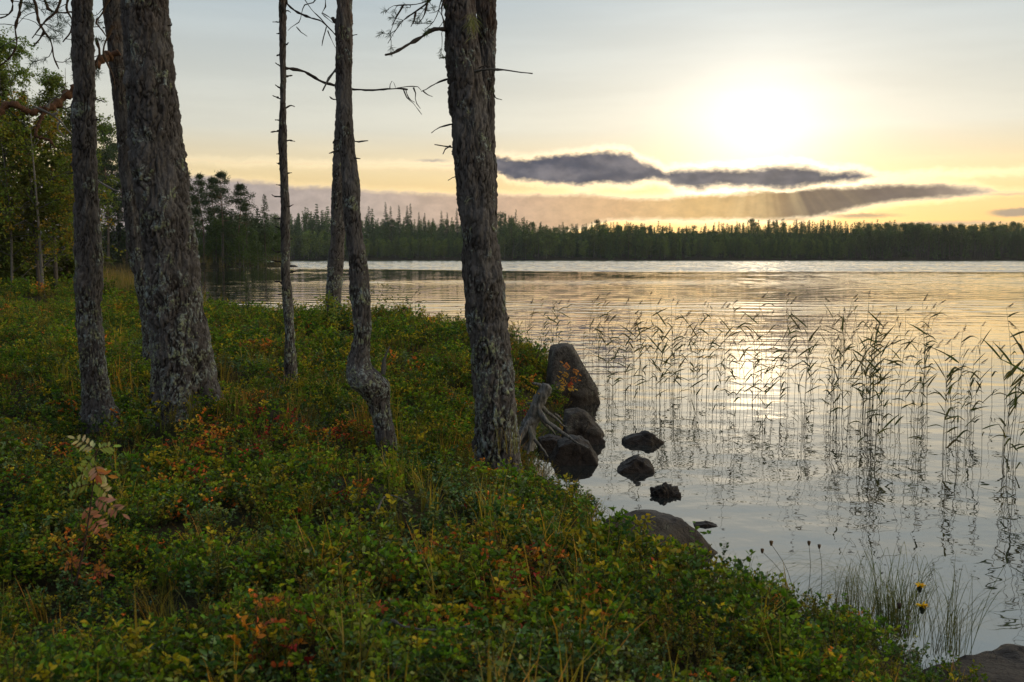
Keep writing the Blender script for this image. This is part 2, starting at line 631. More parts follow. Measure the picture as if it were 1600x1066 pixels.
def bark_mat():
    """tint holds crack depth (r), plate id (g) and height above ground (b)"""
    m, N, b = new_mat('pine_bark')
    tr, tg, tb = N.sep(N.new('ShaderNodeAttribute', attribute_name='tint').outputs['Color'])
    p = N.new('ShaderNodeTexCoord').outputs['Object']
    ps = N.vm('MULTIPLY', p, (1.0, 1.0, .35))
    fine = N.noise(ps, 70.0, 5.0, .65)
    plate = N.mix(tg, (.062, .056, .057), (.165, .153, .155))
    plate = N.mix(N.step(fine, .3, .7, 0.0, .6), plate, (.05, .042, .040))
    c = N.mix(N.step(tr, .04, .42), (.012, .009, .008), plate)
    # old bark turns reddish towards the top
    red = N.m('MULTIPLY', N.step(tb, 2.2, 5.5), N.step(N.noise(p, 9.0, 3.0), .4, .6))
    c = N.mix(N.m('MULTIPLY', red, .6), c, (.15, .070, .038))
    c = N.mix(N.step(N.noise(p, 3.0, 4.0, .6), .45, .7, 0.0, .45), c, (.185, .18, .188))
    # crusts of grey and yellow-green lichen, thickest low on the trunk
    l1 = N.noise(p, 6.5, 6.0, .62)
    l2 = N.noise(N.vm('ADD', p, (5.0, 2.0, 1.0)), 42.0, 4.0, .6)
    low = N.step(tb, .2, 2.6, .075, -.035)
    lm = N.m('MULTIPLY', N.step(N.m('ADD', l1, low), .535, .585), N.step(l2, .40, .55))
    lm = N.m('MULTIPLY', lm, N.step(tr, .15, .5))
    lc = N.mix(N.step(N.noise(p, 17.0, 2.0), .45, .6), (.30, .35, .355), (.30, .34, .20))
    c = N.mix(N.m('MULTIPLY', lm, .85), c, lc)
    N.l.new(c, b.inputs['Base Color'])
    b.inputs['Roughness'].default_value = .9
    b.inputs['Specular IOR Level'].default_value = .2
    bp = N.new('ShaderNodeBump')
    bp.inputs['Distance'].default_value = .012
    N.l.new(N.m('ADD', fine, N.m('MULTIPLY', lm, l2)), bp.inputs['Height'])
    N.l.new(bp.outputs[0], b.inputs['Normal'])
    return m


def rock_mat(name='granite', lo=.10, hi=.20, dry=1.0):
    m, N, b = new_mat(name)
    g = N.new('ShaderNodeNewGeometry').outputs['Position']
    p = N.new('ShaderNodeTexCoord').outputs['Object']
    z = N.sep(g)[2]
    a = N.noise(p, 6.0, 6.0, .65)
    f = N.noise(p, 90.0, 3.0, .6)
    c = N.mix(N.step(a, .3, .7), (.070, .063, .058), (.155, .146, .138))
    c = N.mix(N.step(f, .5, .75, 0.0, .6), c, (.36, .35, .34))
    v = N.noise(p, 30.0, 5.0, .7)
    c = N.mix(N.step(v, .5, .62, 0.0, .7), c, (.045, .042, .04))
    l = N.noise(N.vm('ADD', p, (3.0, 1.0, 8.0)), 9.0, 5.0, .65)
    c = N.mix(N.m('MULTIPLY', N.step(l, .56, .64), .7), c, (.25, .27, .22))
    k = N.noise(N.vm('ADD', p, (13.0, 1.0, 8.0)), 12.0, 5.0, .65)
    c = N.mix(N.m('MULTIPLY', N.step(k, .57, .66), .8), c, (.03, .028, .026))
    vo = N.new('ShaderNodeTexVoronoi', feature='DISTANCE_TO_EDGE')
    N.l.new(N.vm('ADD', p, N.vm('SCALE', N.xyz(N.noise(p, 7.0, 4.0), N.noise(N.vm('ADD', p, (4.0, 0, 0)), 7.0, 4.0), a), .22)), vo.inputs['Vector'])
    vo.inputs['Scale'].default_value = 4.2
    crack = N.m('MULTIPLY', N.step(vo.outputs[0], .0, .018, 1.0, 0.0), N.step(N.noise(p, 3.0, 2.0), .42, .55))
    c = N.mix(N.m('MULTIPLY', crack, .85), c, (.02, .018, .016))
    big = N.noise(N.vm('ADD', p, (7.0, 7.0, 1.0)), 2.6, 5.0, .65)
    c = N.mix(N.step(big, .38, .66, .55, 0.0), c, (.035, .030, .027))
    c = N.mix(1.0, c, (dry, dry * .96, dry * .92), 'MULTIPLY')
    # the stone is dark and wet near the water
    wz = N.m('ADD', z, N.m('MULTIPLY', N.m('SUBTRACT', N.noise(p, 5.0, 4.0), .5), .40))
    wet = N.step(wz, lo, hi, 1.0, 0.0)
    c = N.mix(wet, c, N.mix(a, (.014, .011, .010), (.042, .032, .027)))
    N.l.new(c, b.inputs['Base Color'])
    N.l.new(N.m('SUBTRACT', .9, N.m('MULTIPLY', wet, .4)), b.inputs['Roughness'])
    b.inputs['Specular IOR Level'].default_value = .12
    bp = N.new('ShaderNodeBump')
    bp.inputs['Distance'].default_value = .035
    N.l.new(N.m('SUBTRACT', N.m('ADD', N.m('ADD', a, N.m('MULTIPLY', v, .5)), N.m('MULTIPLY', f, .2)), N.m('MULTIPLY', crack, .4)), bp.inputs['Height'])
    N.l.new(bp.outputs[0], b.inputs['Normal'])
    return m


def deadwood_mat():
    m, N, b = new_mat('weathered_wood')
    p = N.new('ShaderNodeTexCoord').outputs['Object']
    a = N.noise(N.vm('MULTIPLY', p, (1.0, 1.0, .16)), 60.0, 4.0, .6)
    c = N.mix(N.step(a, .3, .7), (.045, .042, .040), (.19, .186, .182))
    g = N.noise(p, 9.0, 3.0)
    c = N.mix(N.m('MULTIPLY', N.step(g, .5, .7), .6), c, (.10, .105, .08))
    N.l.new(c, b.inputs['Base Color'])
    b.inputs['Roughness'].default_value = .8
    bp = N.new('ShaderNodeBump')
    bp.inputs['Distance'].default_value = .01
    N.l.new(a, bp.inputs['Height'])
    N.l.new(bp.outputs[0], b.inputs['Normal'])
    return m


M_PINE, M_ROCK, M_DEAD = bark_mat(), rock_mat(dry=.85), deadwood_mat()
M_WET = rock_mat('wet_stone', .40, .60)
M_BROWN = rock_mat('brown_granite', .16, .30, .55)

# ------------------------------------------------------------------ the ground
_w = lambda x, y: tuple(onz(x, y, 0)[:2])
_e = lambda x, y: tuple(onz(x, y, .20)[:2])
SHORE = [(7, -8), (3.2, 0), (2.0, 2.6), (1.86, 3.6), _e(1575, 1066), _e(1530, 1036), _e(1445, 994), _e(1370, 964), _e(1280, 938), _e(1190, 920), _e(1110, 900), _e(1040, 862),
         _e(990, 820), _e(960, 774), _e(930, 744), _e(890, 720), _e(852, 702), _e(830, 688), (.12, 9.2), (.30, 10.3), (.50, 11.4), (.62, 12.4), (.74, 13.4), (.62, 15.0), (.2, 17.0), (-.5, 18.2), (-1.6, 19.0), (-3.2, 19.8), (-4.6, 21.0), (-6.2, 23.2), (-8.2, 27.0), (-11.5, 33),
         (-17, 42), (-27, 56), (-42, 75), (-66, 100), (-72, 125), (-68, 142), (-58, 150), (-48, 154), (-40, 160), (-36.8, 166), (-40, 174), (-60, 190),
         (-90, 240), (-120, 330), (-130, 400), (-122, 416), (-60, 422), (60, 424), (200, 420), (340, 416), (470, 400), (700, 340), (1100, 200), (2200, 100),
         (2200, 2600), (-2200, 2600), (-2200, -60), (-30, -60)]
SH = np.array(SHORE)


def shore_dist(x, y):
    """metres inside the shore (negative over water)"""
    x, y = np.asarray(x, float), np.asarray(y, float)
    best = np.full(x.shape, 1e9)
    inside = np.zeros(x.shape, bool)
    n = len(SH)
    for k in range(n):
        a, b = SH[k], SH[(k + 1) % n]
        e = b - a
        L2 = (e ** 2).sum()
        t = np.clip(((x - a[0]) * e[0] + (y - a[1]) * e[1]) / L2, 0, 1)
        best = np.minimum(best, np.hypot(x - a[0] - t * e[0], y - a[1] - t * e[1]))
        with np.errstate(divide='ignore', invalid='ignore'):
            cr = ((a[1] > y) != (b[1] > y)) & (x < (b[0] - a[0]) * (y - a[1]) / (b[1] - a[1] + 1e-12) + a[0])
        inside ^= cr
    return np.where(inside, best, -best)


def ground_z(x, y):
    x, y = np.asarray(x, float), np.asarray(y, float)
    s = shore_dist(x, y)
    p = np.stack((x, y, np.zeros_like(x)), -1).reshape(-1, 3)
    bump = (fbm(p * .55, 3, 3) * .10 + fbm(p * 1.6 + 9, 3, 8) * .05).reshape(x.shape)
    r = np.hypot(x, y)
    top = np.where(y < 60, .66, .8)
    ramp = np.clip(s / np.where(y < 9, 2.5, 1.9), 0, 1)
    z = top * (1 - (1 - ramp) ** 2.2) + bump * np.clip(s / .6, 0, 1)
    # swelling crest of the point, and the rise the photographer stands on
    z = z + .12 * np.exp(-((x + 2.6) / 2.2) ** 2 - ((y - 15.5) / 2.2) ** 2)
    z = z + .10 * np.exp(-(x / 2.5) ** 2 - ((y - 1.0) / 2.2) ** 2)
    z = z - .10 * np.exp(-((x + .9) / 2.2) ** 2 - ((y - 7.4) / 2.0) ** 2)
    z = z + fbm(np.stack((x * 1.15, y * 1.15, 0 * x + 4), -1).reshape(-1, 3), 2, 31).reshape(x.shape) * .07 * np.clip(s - .2, 0, 1) * (y < 60)
    z = z + .08 * np.exp(-((x + 2.2) / .6) ** 2 - ((y - 7.3) / .7) ** 2)
    z = z + np.where(y > 330, np.clip(s, 0, 400) * .045 + np.clip(s, 0, 30) * .06, 0)
    z = np.where(s < 0, np.maximum(-1.5, s * .55), z)
    return z


def gz(x, y):
    return float(ground_z(np.array([x]), np.array([y]))[0])


def make_ground():
    rr = np.concatenate((np.arange(.0, 1.0, .25), 1.0 * np.exp(np.linspace(0, math.log(900), 330))))
    aa = np.concatenate((np.linspace(-pi, -.62, 46)[:-1], np.linspace(-.62, .62, 420), np.linspace(.62, pi, 46)[1:]))
    r, a = np.meshgrid(rr, aa, indexing='ij')
    x, y = r * np.sin(a), r * np.cos(a)
    z = ground_z(x.ravel(), y.ravel())
    n, k = r.shape
    i, j = np.meshgrid(np.arange(n - 1), np.arange(k - 1), indexing='ij')
    b = (i * k + j).ravel()
    q = np.stack((b, b + k, b + k + 1, b + 1), 1)
    mb = MB()
    mb.add(np.stack((x.ravel(), y.ravel(), z), 1), q[:, ::-1])
    return mb.build('ground', ground_mat())


GROUND = tag(make_ground(), kind='structure')


def make_water():
    yy = np.concatenate(([-100, -20, 2.5], np.arange(3, 14, .5), np.arange(14, 60, .085), np.arange(60, 112, .13), np.arange(112, 426, .24), [430, 600, 900]))
    uu = np.concatenate(([-1.0, -.9], np.linspace(-.75, .85, 250), [.95, 1.0]))
    y, u = np.meshgrid(yy, uu, indexing='ij')
    sc_ = np.where(yy < 0, 3 + 0 * yy, np.maximum(yy, 3))[:, None]
    sc_[0] = 100
    x = u * sc_
    X, Yv = x.ravel(), y.ravel()
    p = np.stack((X, Yv, 0 * X), 1)
    ph1 = vnoise(p * np.array((.25, .12, 1)), 5) * 4 + vnoise(p * np.array((.06, .03, 1)), 6) * 9
    ph2 = vnoise(p * np.array((.4, .2, 1)), 15) * 4 + vnoise(p * np.array((.09, .05, 1)), 16) * 9
    fade = np.clip((Yv - 14) / 30, 0, 1)
    patch = .55 + .9 * np.clip(vnoise(p * np.array((.03, .11, 1)), 25) * .9 + .4, 0, 1)
    k1, k2, k3 = 2 * pi / 1.05, 2 * pi / .62, 2 * pi / 1.9
    fade = fade * np.where(Yv > 50, .92, .9)
    z = fade * patch * (.0042 * np.sin(k1 * (Yv + .12 * X) + ph1) + .0012 * np.sin(k2 * (Yv - .2 * X) + ph2) + .0066 * np.sin(k3 * (Yv + .05 * X) + ph2 + 2))
    # the breeze begins where the lee of the bank ends
    line = 119 + 28 * np.clip((.06 - X / np.maximum(Yv, 1)) / .22, 0, 1) + 4 * vnoise(p * np.array((.012, .02, 1)), 35) + 2 * vnoise(p * np.array((.05, .1, 1)), 36)
    br = np.clip((Yv - line) / 5, 0, 1)
    kb, kc = 2 * pi / 2.3, 2 * pi / 1.5
    z = z + br * (.056 * np.sin(kb * (Yv + .1 * X) + 2 * ph1) + .018 * np.sin(kc * (Yv - .15 * X) + 2 * ph2))
    z = z * ((np.abs(u.ravel()) < 1.0) & (Yv > 13) & (Yv < 426))
    n, k = y.shape
    i, j = np.meshgrid(np.arange(n - 1), np.arange(k - 1), indexing='ij')
    b = (i * k + j).ravel()
    mb = MB()
    mb.add(np.stack((X, Yv, z), 1), np.stack((b, b + 1, b + k + 1, b + k), 1))
    return mb.build('water', water_mat())


WATER = tag(make_water(), kind='structure')


# ------------------------------------------------------------------ big pine trunks
def trunk_mesh(mb, prof, Y, nz, m, cell=.035, depth=.012, top=(3.5, .7), flare=.25, seed=0, origin=None, zbase=None, lumps=()):
    """prof: (px, py, width px) up the trunk seen at distance Y, then carried on above"""
    P = []
    for (px, py, w) in sorted(prof, key=lambda q: -q[1]):
        c = at(px, py, Y)
        P.append((*c, msize(w, Y / CP) * .5))
    P = np.array(P)
    if zbase is not None:
        d = (P[1] - P[0]) / (P[1][2] - P[0][2] + 1e-6)
        b = P[0] + d * (zbase - .12 - P[0][2])
        b[3] = P[0][3]
        P = np.concatenate((b[None], P)) if P[0][2] > zbase - .1 else P
    path = smooth_path(P, nz)
    ztop = path[-1, 2]
    if top:
        d = (P[-1] - P[-3])
        d = d / d[2]
        k = int(60)
        s = np.linspace(0, top[0], k)[1:]
        ext = np.stack((path[-1, 0] + d[0] * s, path[-1, 1] + 0 * s, ztop + s, path[-1, 3] * (1 - (1 - top[1]) * s / top[0])), 1)
        path = np.concatenate((path, ext))
    n = len(path)
    a = np.arange(m) * 2 * pi / m
    z = path[:, 2][:, None] + 0 * a[None]
    z0 = path[0, 2]
    hgt = z - (z0 + .12)
    fl = 1 + flare * np.exp(-np.maximum(hgt, 0) / .16)
    rad = .965 * path[:, 3][:, None] * fl * (1 + flare * .35 * np.exp(-np.maximum(hgt, 0) / .22) * np.cos(a * 5 + seed)[None])
    cx, sx = np.cos(a)[None], np.sin(a)[None]
    X = path[:, 0][:, None] + rad * cx
    Yv = path[:, 1][:, None] + rad * sx
    p3 = np.stack((X, Yv, z), 2).reshape(-1, 3)
    rel = p3 - p3[0]
    wv = rel + .8 * cell * np.stack([fbm(rel * np.array((16, 16, 9)) + 40 * k, 3, seed + k) for k in range(3)], 1)
    q = wv / cell * np.array((1, 1, .17))
    f1, f2, cid = worley(q, seed)
    crack = np.clip((f2 - f1) * 1.6, 0, 1)
    f1b, f2b, cidb = worley(q * 2.3 + 5, seed + 40)
    cr2 = np.clip((f2b - f1b) * 2.2, 0, 1)
    dm = np.clip(.75 + .6 * fbm(rel * np.array((5, 5, 2.2)), 2, seed + 21), .25, 1.5)
    disp = dm * depth * (np.minimum(crack, .55) / .55 - .6) + depth * .55 * (cid - .5) + dm * depth * .45 * (np.minimum(cr2, .5) * 2 - .6) \
        + depth * .7 * fbm(rel * np.array((34, 34, 14)), 4, seed + 3) + depth * 1.1 * fbm(rel * np.array((7, 7, 3)), 3, seed + 9)
    for (lz, la, lr, la_w, lz_w) in lumps:
        da = (np.tile(a, n) - la + pi) % (2 * pi) - pi
        disp = disp + lr * np.exp(-(da / la_w) ** 2 - ((p3[:, 2] - lz) / lz_w) ** 2)
    nrm = np.stack((np.tile(cx, (n, 1)), np.tile(sx, (n, 1)), np.zeros((n, m))), 2).reshape(-1, 3)
    p3 = p3 + nrm * disp[:, None]
    col = np.stack((np.clip(crack * .6 + cr2 * .4, 0, 1), cid * .6 + cidb * .4, np.maximum(hgt.ravel(), 0)), 1)
    i = np.arange(n - 1)[:, None] * m
    j = np.arange(m)[None]
    k = (j + 1) % m
    quads = np.stack((i + j, i + k, i + m + k, i + m + j), 2).reshape(-1, 4)
    if origin is not None:
        p3 = p3 - origin
    mb.add(p3, quads, col=col)
    return path


def branch_path(pix, Y, org, dy=None):
    P = [at(px, py, Y + (0 if dy is None else dy[i])) - org for i, (px, py) in enumerate(pix)]
    return np.array(P)


def twig(mb, P, r0, r1, n=None, jit=.15, col=(.05, .043, .04), knobs=True):
    L = np.linalg.norm(np.diff(P, axis=0), axis=1).sum()
    n = n or max(5, int(L / .035))
    q = smooth_path(P, n)
    rad = np.linspace(r0, r1, n)
    q[1:-1] += rng.normal(0, jit, (n - 2, 3)) * rad[1:-1, None]
    if knobs:
        rad = rad * (1 + .35 * np.clip(rng.normal(0, 1, n), -1, 1.8))
        rad[-1] = r1
    tube(mb, q, rad, 7, np.asarray(col) * rng.uniform(.8, 1.2))
    return q


def needle_tufts(mb, pos, dirs, n=26, L=.055, w=.0022, col=(.035, .062, .03)):
    for p, d in zip(pos, dirs):
        k = int(n * rng.uniform(.7, 1.2))
        t = rng.uniform(0, 1, k)[:, None]
        dd = d[None] + rdir(k) * 1.0
        b = p[None] + d[None] * (t - .5) * L * 1.1
        blades(mb, b, dd, rdir(k), L * rng.uniform(.7, 1.1, k), w, vary(col, k, .35), seg=1, fold=0)


def high_crown(mb_leaf, mb_wood, axis_top, r, count, spread, zspan):
    """crown of a tall pine: limbs ending in needle clumps"""
    for k in range(count):
        t = rng.uniform(0, 1)
        b = axis_top - pt(0, 0, zspan * t)
        a = rng.uniform(0, 2 * pi)
        L = spread * rng.uniform(.45, 1) * (1 - .45 * (1 - t))
        e = b + pt(math.cos(a) * L, math.sin(a) * L, rng.uniform(-.1, .45) * L)
        mid = (b + e) / 2 + rng.normal(0, .12, 3) * L
        tube(mb_wood, smooth_path([b + (b - e) * .02, mid, e], 7), np.linspace(r * .35, .012, 7), 5, (.09, .05, .03))
        for c in range(5):
            p = e + rng.normal(0, .35, 3) * pt(1, 1, .5)
            kk = 26
            bb = p[None] + rng.normal(0, .18, (kk, 3)) * pt(1, 1, .6)
            blades(mb_leaf, bb, rdir(kk, -.3, 1), rdir(kk), rng.uniform(.12, .2, kk), .06, vary((.035, .06, .028), kk, .35), seg=1)


def stubs(mb, spec, Y, org, rpx=3.0):
    for (x0, y0, x1, y1) in spec:
        a, b = at(x0, y0, Y) - org, at(x1, y1, Y + rng.uniform(-.06, .06)) - org
        L = np.linalg.norm(b - a)
        mid = (a + b) / 2 + rng.normal(0, .12, 3) * L
        r = msize(rpx, Y) * .5
        twig(mb, np.array([a + (a - b) * .15, mid, b]), r, r * .45, 7)


def pine_tree(label, prof, Y, m, nz, cell, depth, seed, top, branches=(), stub=(), crown=True, flare=.32, lumps=(), group='pines on the near bank', extra=None, zb=None, wide=1):
    base = sorted(prof, key=lambda q: -q[1])[0]
    p = at(base[0], base[1], Y)
    zb = gz(p[0], p[1]) if zb is None else zb
    org = pt(p[0], p[1], zb)
    root = empty('pine_tree', org, label, 'tree', group)
    mb = MB()
    path = trunk_mesh(mb, prof, Y, nz, m, cell, depth, top, flare, seed, org, zb, lumps)
    trunk = mb.build('trunk', M_PINE, root)
    for item in branches:
        pix, r0, r1 = item[:3]
        dy = item[3] if len(item) > 3 else None
        bm_ = MB()
        twig(bm_, branch_path(pix, Y, org, dy), msize(r0, Y) * .5, msize(r1, Y) * .5, col=item[4] if len(item) > 4 else (.05, .043, .04))
        for sub in (item[5] if len(item) > 5 else ()):
            twig(bm_, branch_path(sub, Y, org, None if dy is None else [dy[-1]] * len(sub)), msize(1.8, Y) * .5, msize(.8, Y) * .5)
        bm_.build('branch', M_TWIG, root)
    if stub:
        for k in stub:
            bm_ = MB()
            stubs(bm_, [k], Y, org)
            bm_.build('dead_stub', M_TWIG, root)
    if crown:
        cl, cw = MB(), MB()
        high_crown(cl, cw, path[-1, :3] - org + pt(0, 0, .3), path[-1, 3], int(12 * wide ** 1.6), 1.5 * wide, 2.2)
        cw.build('crown_limbs', M_TWIG, root)
        cl.build('crown', M_NEEDLE, root)
    if extra:
        extra(root, org)
    return root


# --- tall pine with the widest trunk
pine_tree('thick dark pine trunk with grey lichen crusts, broadest of the trees at left',
          [(228, 0, 70), (236, 120, 74), (246, 250, 80), (267, 400, 82), (278, 500, 85), (287, 580, 92), (294, 640, 98), (295, 655, 102)],
          7.3, 190, 420, .040, .016, 1, (4.6, .55), flare=.42, wide=2.3,
          stub=[(262, 40, 268, 36), (270, 118, 276, 116)])


# --- pine behind it with the bent branch
def bent_branch(root, org):
    Y = 9.6
    bm_ = MB()
    P = branch_path([(186, 82), (172, 87), (152, 100), (130, 128), (108, 146), (92, 160), (80, 168), (64, 172), (48, 176), (34, 170), (22, 163), (8, 166), (-4, 180), (-16, 172), (-34, 160)], Y, org,
                    [0, 0, -.1, -.15, -.2, -.25, -.3, -.35, -.4, -.45, -.5, -.5, -.55, -.6, -.7])
    twig(bm_, P, msize(13, Y) * .5, msize(7, Y) * .5, 90, .10, (.115, .062, .040))
    P = branch_path([(70, 172), (64, 186), (58, 200), (56, 212), (66, 216), (78, 220), (86, 232)], Y, org, [-.35, -.4, -.45, -.5, -.5, -.5, -.5])
    twig(bm_, P, msize(8, Y) * .5, msize(2.5, Y) * .5, 40, .12, (.115, .062, .040))
    br = bm_.build('bent_branch', M_TWIG, root)
    g = MB()
    for pix in ([(52, 166), (66, 172), (82, 180), (96, 192), (106, 204), (114, 212)], [(74, 168), (82, 155), (96, 148), (104, 142)],
                [(82, 180), (90, 176), (88, 170)], [(94, 190), (90, 200), (100, 214)]):
        twig(g, branch_path(pix, Y - .5, org), msize(4, Y) * .5, msize(1.5, Y) * .5, col=(.17, .165, .165))
    g.build('dead_twigs', M_TWIG, root)
    # hanging needled boughs at the top left
    boughs = [[(40, -30), (56, 10), (60, 34), (70, 50), (80, 66), (84, 90), (92, 108)], [(100, -30), (92, 8), (84, 22), (74, 30), (62, 44), (50, 60)],
              [(36, -25), (30, 20), (24, 44), (26, 70), (14, 92), (-6, 106)], [(10, -30), (20, 10), (8, 26), (-14, 30)],
              [(120, -40), (104, 10), (112, 30), (110, 50), (98, 66)], [(178, -20), (160, 20), (150, 34), (160, 48), (168, 60)], [(176, 40), (166, 62), (162, 84), (176, 118), (180, 140)],
              [(70, 50), (60, 64), (52, 72)], [(150, 60), (156, 82), (148, 100)], [(64, -20), (76, 14), (96, 20), (116, 18)]]
    for pix in boughs:
        tw, nd = MB(), MB()
        Yb = 9.0 + rng.uniform(-.8, .5)
        q = twig(tw, branch_path(pix, Yb, org), msize(5, Yb) * .5, msize(1.5, Yb) * .5, col=(.07, .048, .036))
        for k in range(4, len(q) - 1, 3):
            d = rdir(1, -.8, .4)[0]
            L = rng.uniform(.10, .30)
            e = q[k] + d * L
            s = twig(tw, np.array([q[k], (q[k] + e) / 2 + rng.normal(0, .02, 3), e]), .004, .002, 6, knobs=False)
            if rng.uniform() < .62:
                needle_tufts(nd, [e, e + rng.normal(0, .03, 3), s[3]], [d, d + pt(0, 0, .5), d], 30, .06, .0042)
        bo = tw.build('hanging_bough', M_TWIG, root)
        if nd.n:
            nd.build('needles', M_NEEDLE, bo)


pine_tree('leaning pine behind the widest trunk, with a reddish bent branch reaching left',
          [(178, 0, 31), (190, 120, 33), (203, 250, 34), (222, 400, 36), (240, 500, 39), (248, 560, 42)], 9.8, 96, 300, .034, .010, 2, (4.4, .55), extra=bent_branch,
          stub=[(168, 40, 160, 44)])
# --- left trunk
pine_tree('slim straight pine with pale lichen patches, leftmost trunk on the near bank',
          [(128, 0, 30), (131, 130, 33), (133, 250, 34), (138, 380, 37), (139, 498, 40), (147, 580, 40), (153, 628, 44), (155, 645, 50)], 7.65, 110, 380, .030, .011, 3, (4.8, .6), wide=2.2,
          stub=[(118, 270, 104, 272), (150, 155, 164, 160), (118, 252, 110, 264), (151, 188, 156, 188)],
          branches=[([(152, 282), (162, 288), (176, 296), (189, 300)], 4, 1.5, None, (.2, .19, .18))])
# --- thin trunk with stubs
thin_stub = []
for k, yy in enumerate(list(range(18, 470, 17))):
    cx = np.interp(yy, [0, 234, 328, 422, 530], [441, 442, 445.5, 446, 453])
    w = np.interp(yy, [0, 234, 422, 530], [5, 6, 8, 9])
    sd = -1 if k % 3 else 1
    ln = random.choice([4, 6, 8, 10, 13])
    thin_stub.append((cx + sd * (w - 1), yy, cx + sd * (w + ln), yy + random.uniform(-5, 2)))
pine_tree('thinnest pine trunk with many short dead stubs, left of the crooked one',
          [(441, -5, 9.5), (442, 150, 10.5), (442, 234, 11.5), (445.5, 328, 14), (446, 422, 16), (449, 455, 16.5), (453, 530, 17.5), (455, 600, 20), (455, 618, 23)], 9.05, 60, 300, .026, .006, 4,
          (3.5, .5), crown=True, stub=thin_stub,
          branches=[([(446, 107), (460, 108), (475, 112), (490, 120), (503, 128), (525, 134), (548, 139), (575, 141), (600, 140), (622, 138), (637, 140)], 5.0, 2.5,
                     [0, .05, .1, .1, .1, .1, .1, .05, 0, 0, 0], (.05, .043, .04),
                     ([(609, 139), (610, 130), (614, 127), (618, 137)], [(630, 139), (636, 153), (646, 162), (659, 179)], [(634, 140), (639, 154), (648, 160)],
                      [(620, 138), (640, 135), (654, 136), (658, 141)], [(646, 137), (650, 148), (649, 158), (657, 170)])),
                    ([(445, -12), (448, 5), (466, 20), (486, 28), (503, 34), (516, 46), (526, 57)], 4.5, 1.4, [0, 0, 0, -.1, -.2, -.2, -.2], (.05, .043, .04),
                     ([(497, -8), (490, 4), (476, 8), (471, 22), (468, 34), (456, 42), (450, 48)], [(474, -4), (486, 14), (500, 28), (520, 50), (532, 66)],
                      [(510, 42), (505, 60), (503, 72)], [(512, 48), (518, 62), (525, 76)], [(463, 42), (470, 50), (480, 57)], [(508, -5), (508, 14), (502, 20), (520, 36)], [(503, 20), (516, 28), (526, 38)])),
                    ])
# --- crooked trunk with the burl
pine_tree('crooked pine with a swollen burl and a sharp bend low on its trunk',
          [(535, -5, 22), (537, 94, 23), (539, 188, 24), (543, 234, 24), (548, 281, 24), (549, 328, 24.5), (553, 375, 25), (560, 417, 27), (563, 455, 29), (566.5, 500, 29), (565, 535, 29),
           (561.5, 560, 35), (563, 575, 42), (570, 588, 58), (578, 602, 63), (587, 617, 48), (593, 635, 34), (599, 660, 33), (604, 688, 33)], 6.9, 96, 420, .024, .008, 5, (4.2, .6), flare=.12,
          stub=[(548, 218, 575, 220), (548, 246, 563, 248), (527, 155, 515, 151), (528, 220, 520, 224), (530, 236, 518, 238), (553, 388, 566, 394)],
          branches=[([(599, 585), (600, 572), (601, 562), (604, 553), (609, 541)], 9, 2, None, (.10, .098, .092)),
                    ([(528, 105), (517, 118), (510, 130), (504, 142)], 4, 2.5, None, (.17, .165, .16)), ([(529, 36), (521, 32), (520, 28)], 10, 6)])
# --- trunk at the water's edge behind
pine_tree('grey lichened pine at the back edge of the bank behind the crooked pine',
          [(541, -5, 21), (537, 150, 22), (531, 280, 23), (527, 375, 24), (522, 450, 24), (520, 500, 27)], 17.2, 64, 300, .045, .012, 6, (3.5, .6),
          stub=[(546, 57, 558, 54), (546, 40, 552, 37), (522, 237, 514, 240)])


# --- twin stemmed pine on the right
def twin(root, org):
    mb = MB()
    trunk_mesh(mb, [(759, -5, 30), (759, 100, 30), (759, 200, 31), (758, 300, 34), (761, 400, 36), (766, 500, 40), (774, 600, 46), (778, 690, 52)],
               7.32, 320, 110, .030, .012, (4.6, .55), .1, 8, org, org[2])
    mb.build('trunk', M_PINE, root)
    for pix in ([(720, -60), (690, -20), (668, 4), (650, 18), (632, 30), (618, 48), (606, 68)], [(715, -50), (680, -8), (655, 6), (630, 8), (612, 10), (602, 20)],
                [(715, -45), (692, -5), (684, 20), (676, 36), (664, 46)], [(650, 18), (646, 34), (642, 42)], [(668, 4), (662, 26), (655, 34)], [(700, -20), (690, 14), (694, 38), (690, 52)], [(630, 8), (622, 22), (612, 40)]):
        tw, nd = MB(), MB()
        Yb = 6.75 + rng.uniform(-.3, .3)
        q = twig(tw, branch_path(pix, Yb, org), .008, .002, col=(.05, .04, .034))
        for k in range(3, len(q), 2):
            d = rdir(1, -1, .2)[0]
            e = q[k] + d * rng.uniform(.05, .14)
            twig(tw, np.array([q[k], (q[k] + e) / 2 + rng.normal(0, .012, 3), e]), .0026, .0014, 5, knobs=False)
            if rng.uniform() < .85:
                needle_tufts(nd, [e], [d], 34, .045, .0034, (.05, .08, .03))
        bo = tw.build('hanging_bough', M_TWIG, root)
        if nd.n:
            nd.build('needles', M_NEEDLE, bo)
    lm = MB()
    b = at(738, 30, 6.85) - org
    k = 90
    p0 = b + rng.normal(0, 1, (k, 3)) * pt(.012, .012, .03)
    blades(lm, p0, rdir(k, -1, -.6), rdir(k), rng.uniform(.05, .12, k), .003, vary((.28, .30, .12), k), seg=1)
    tag(lm.build('beard_lichen', M_LEAF, root), 'yellow-green tuft of beard lichen')


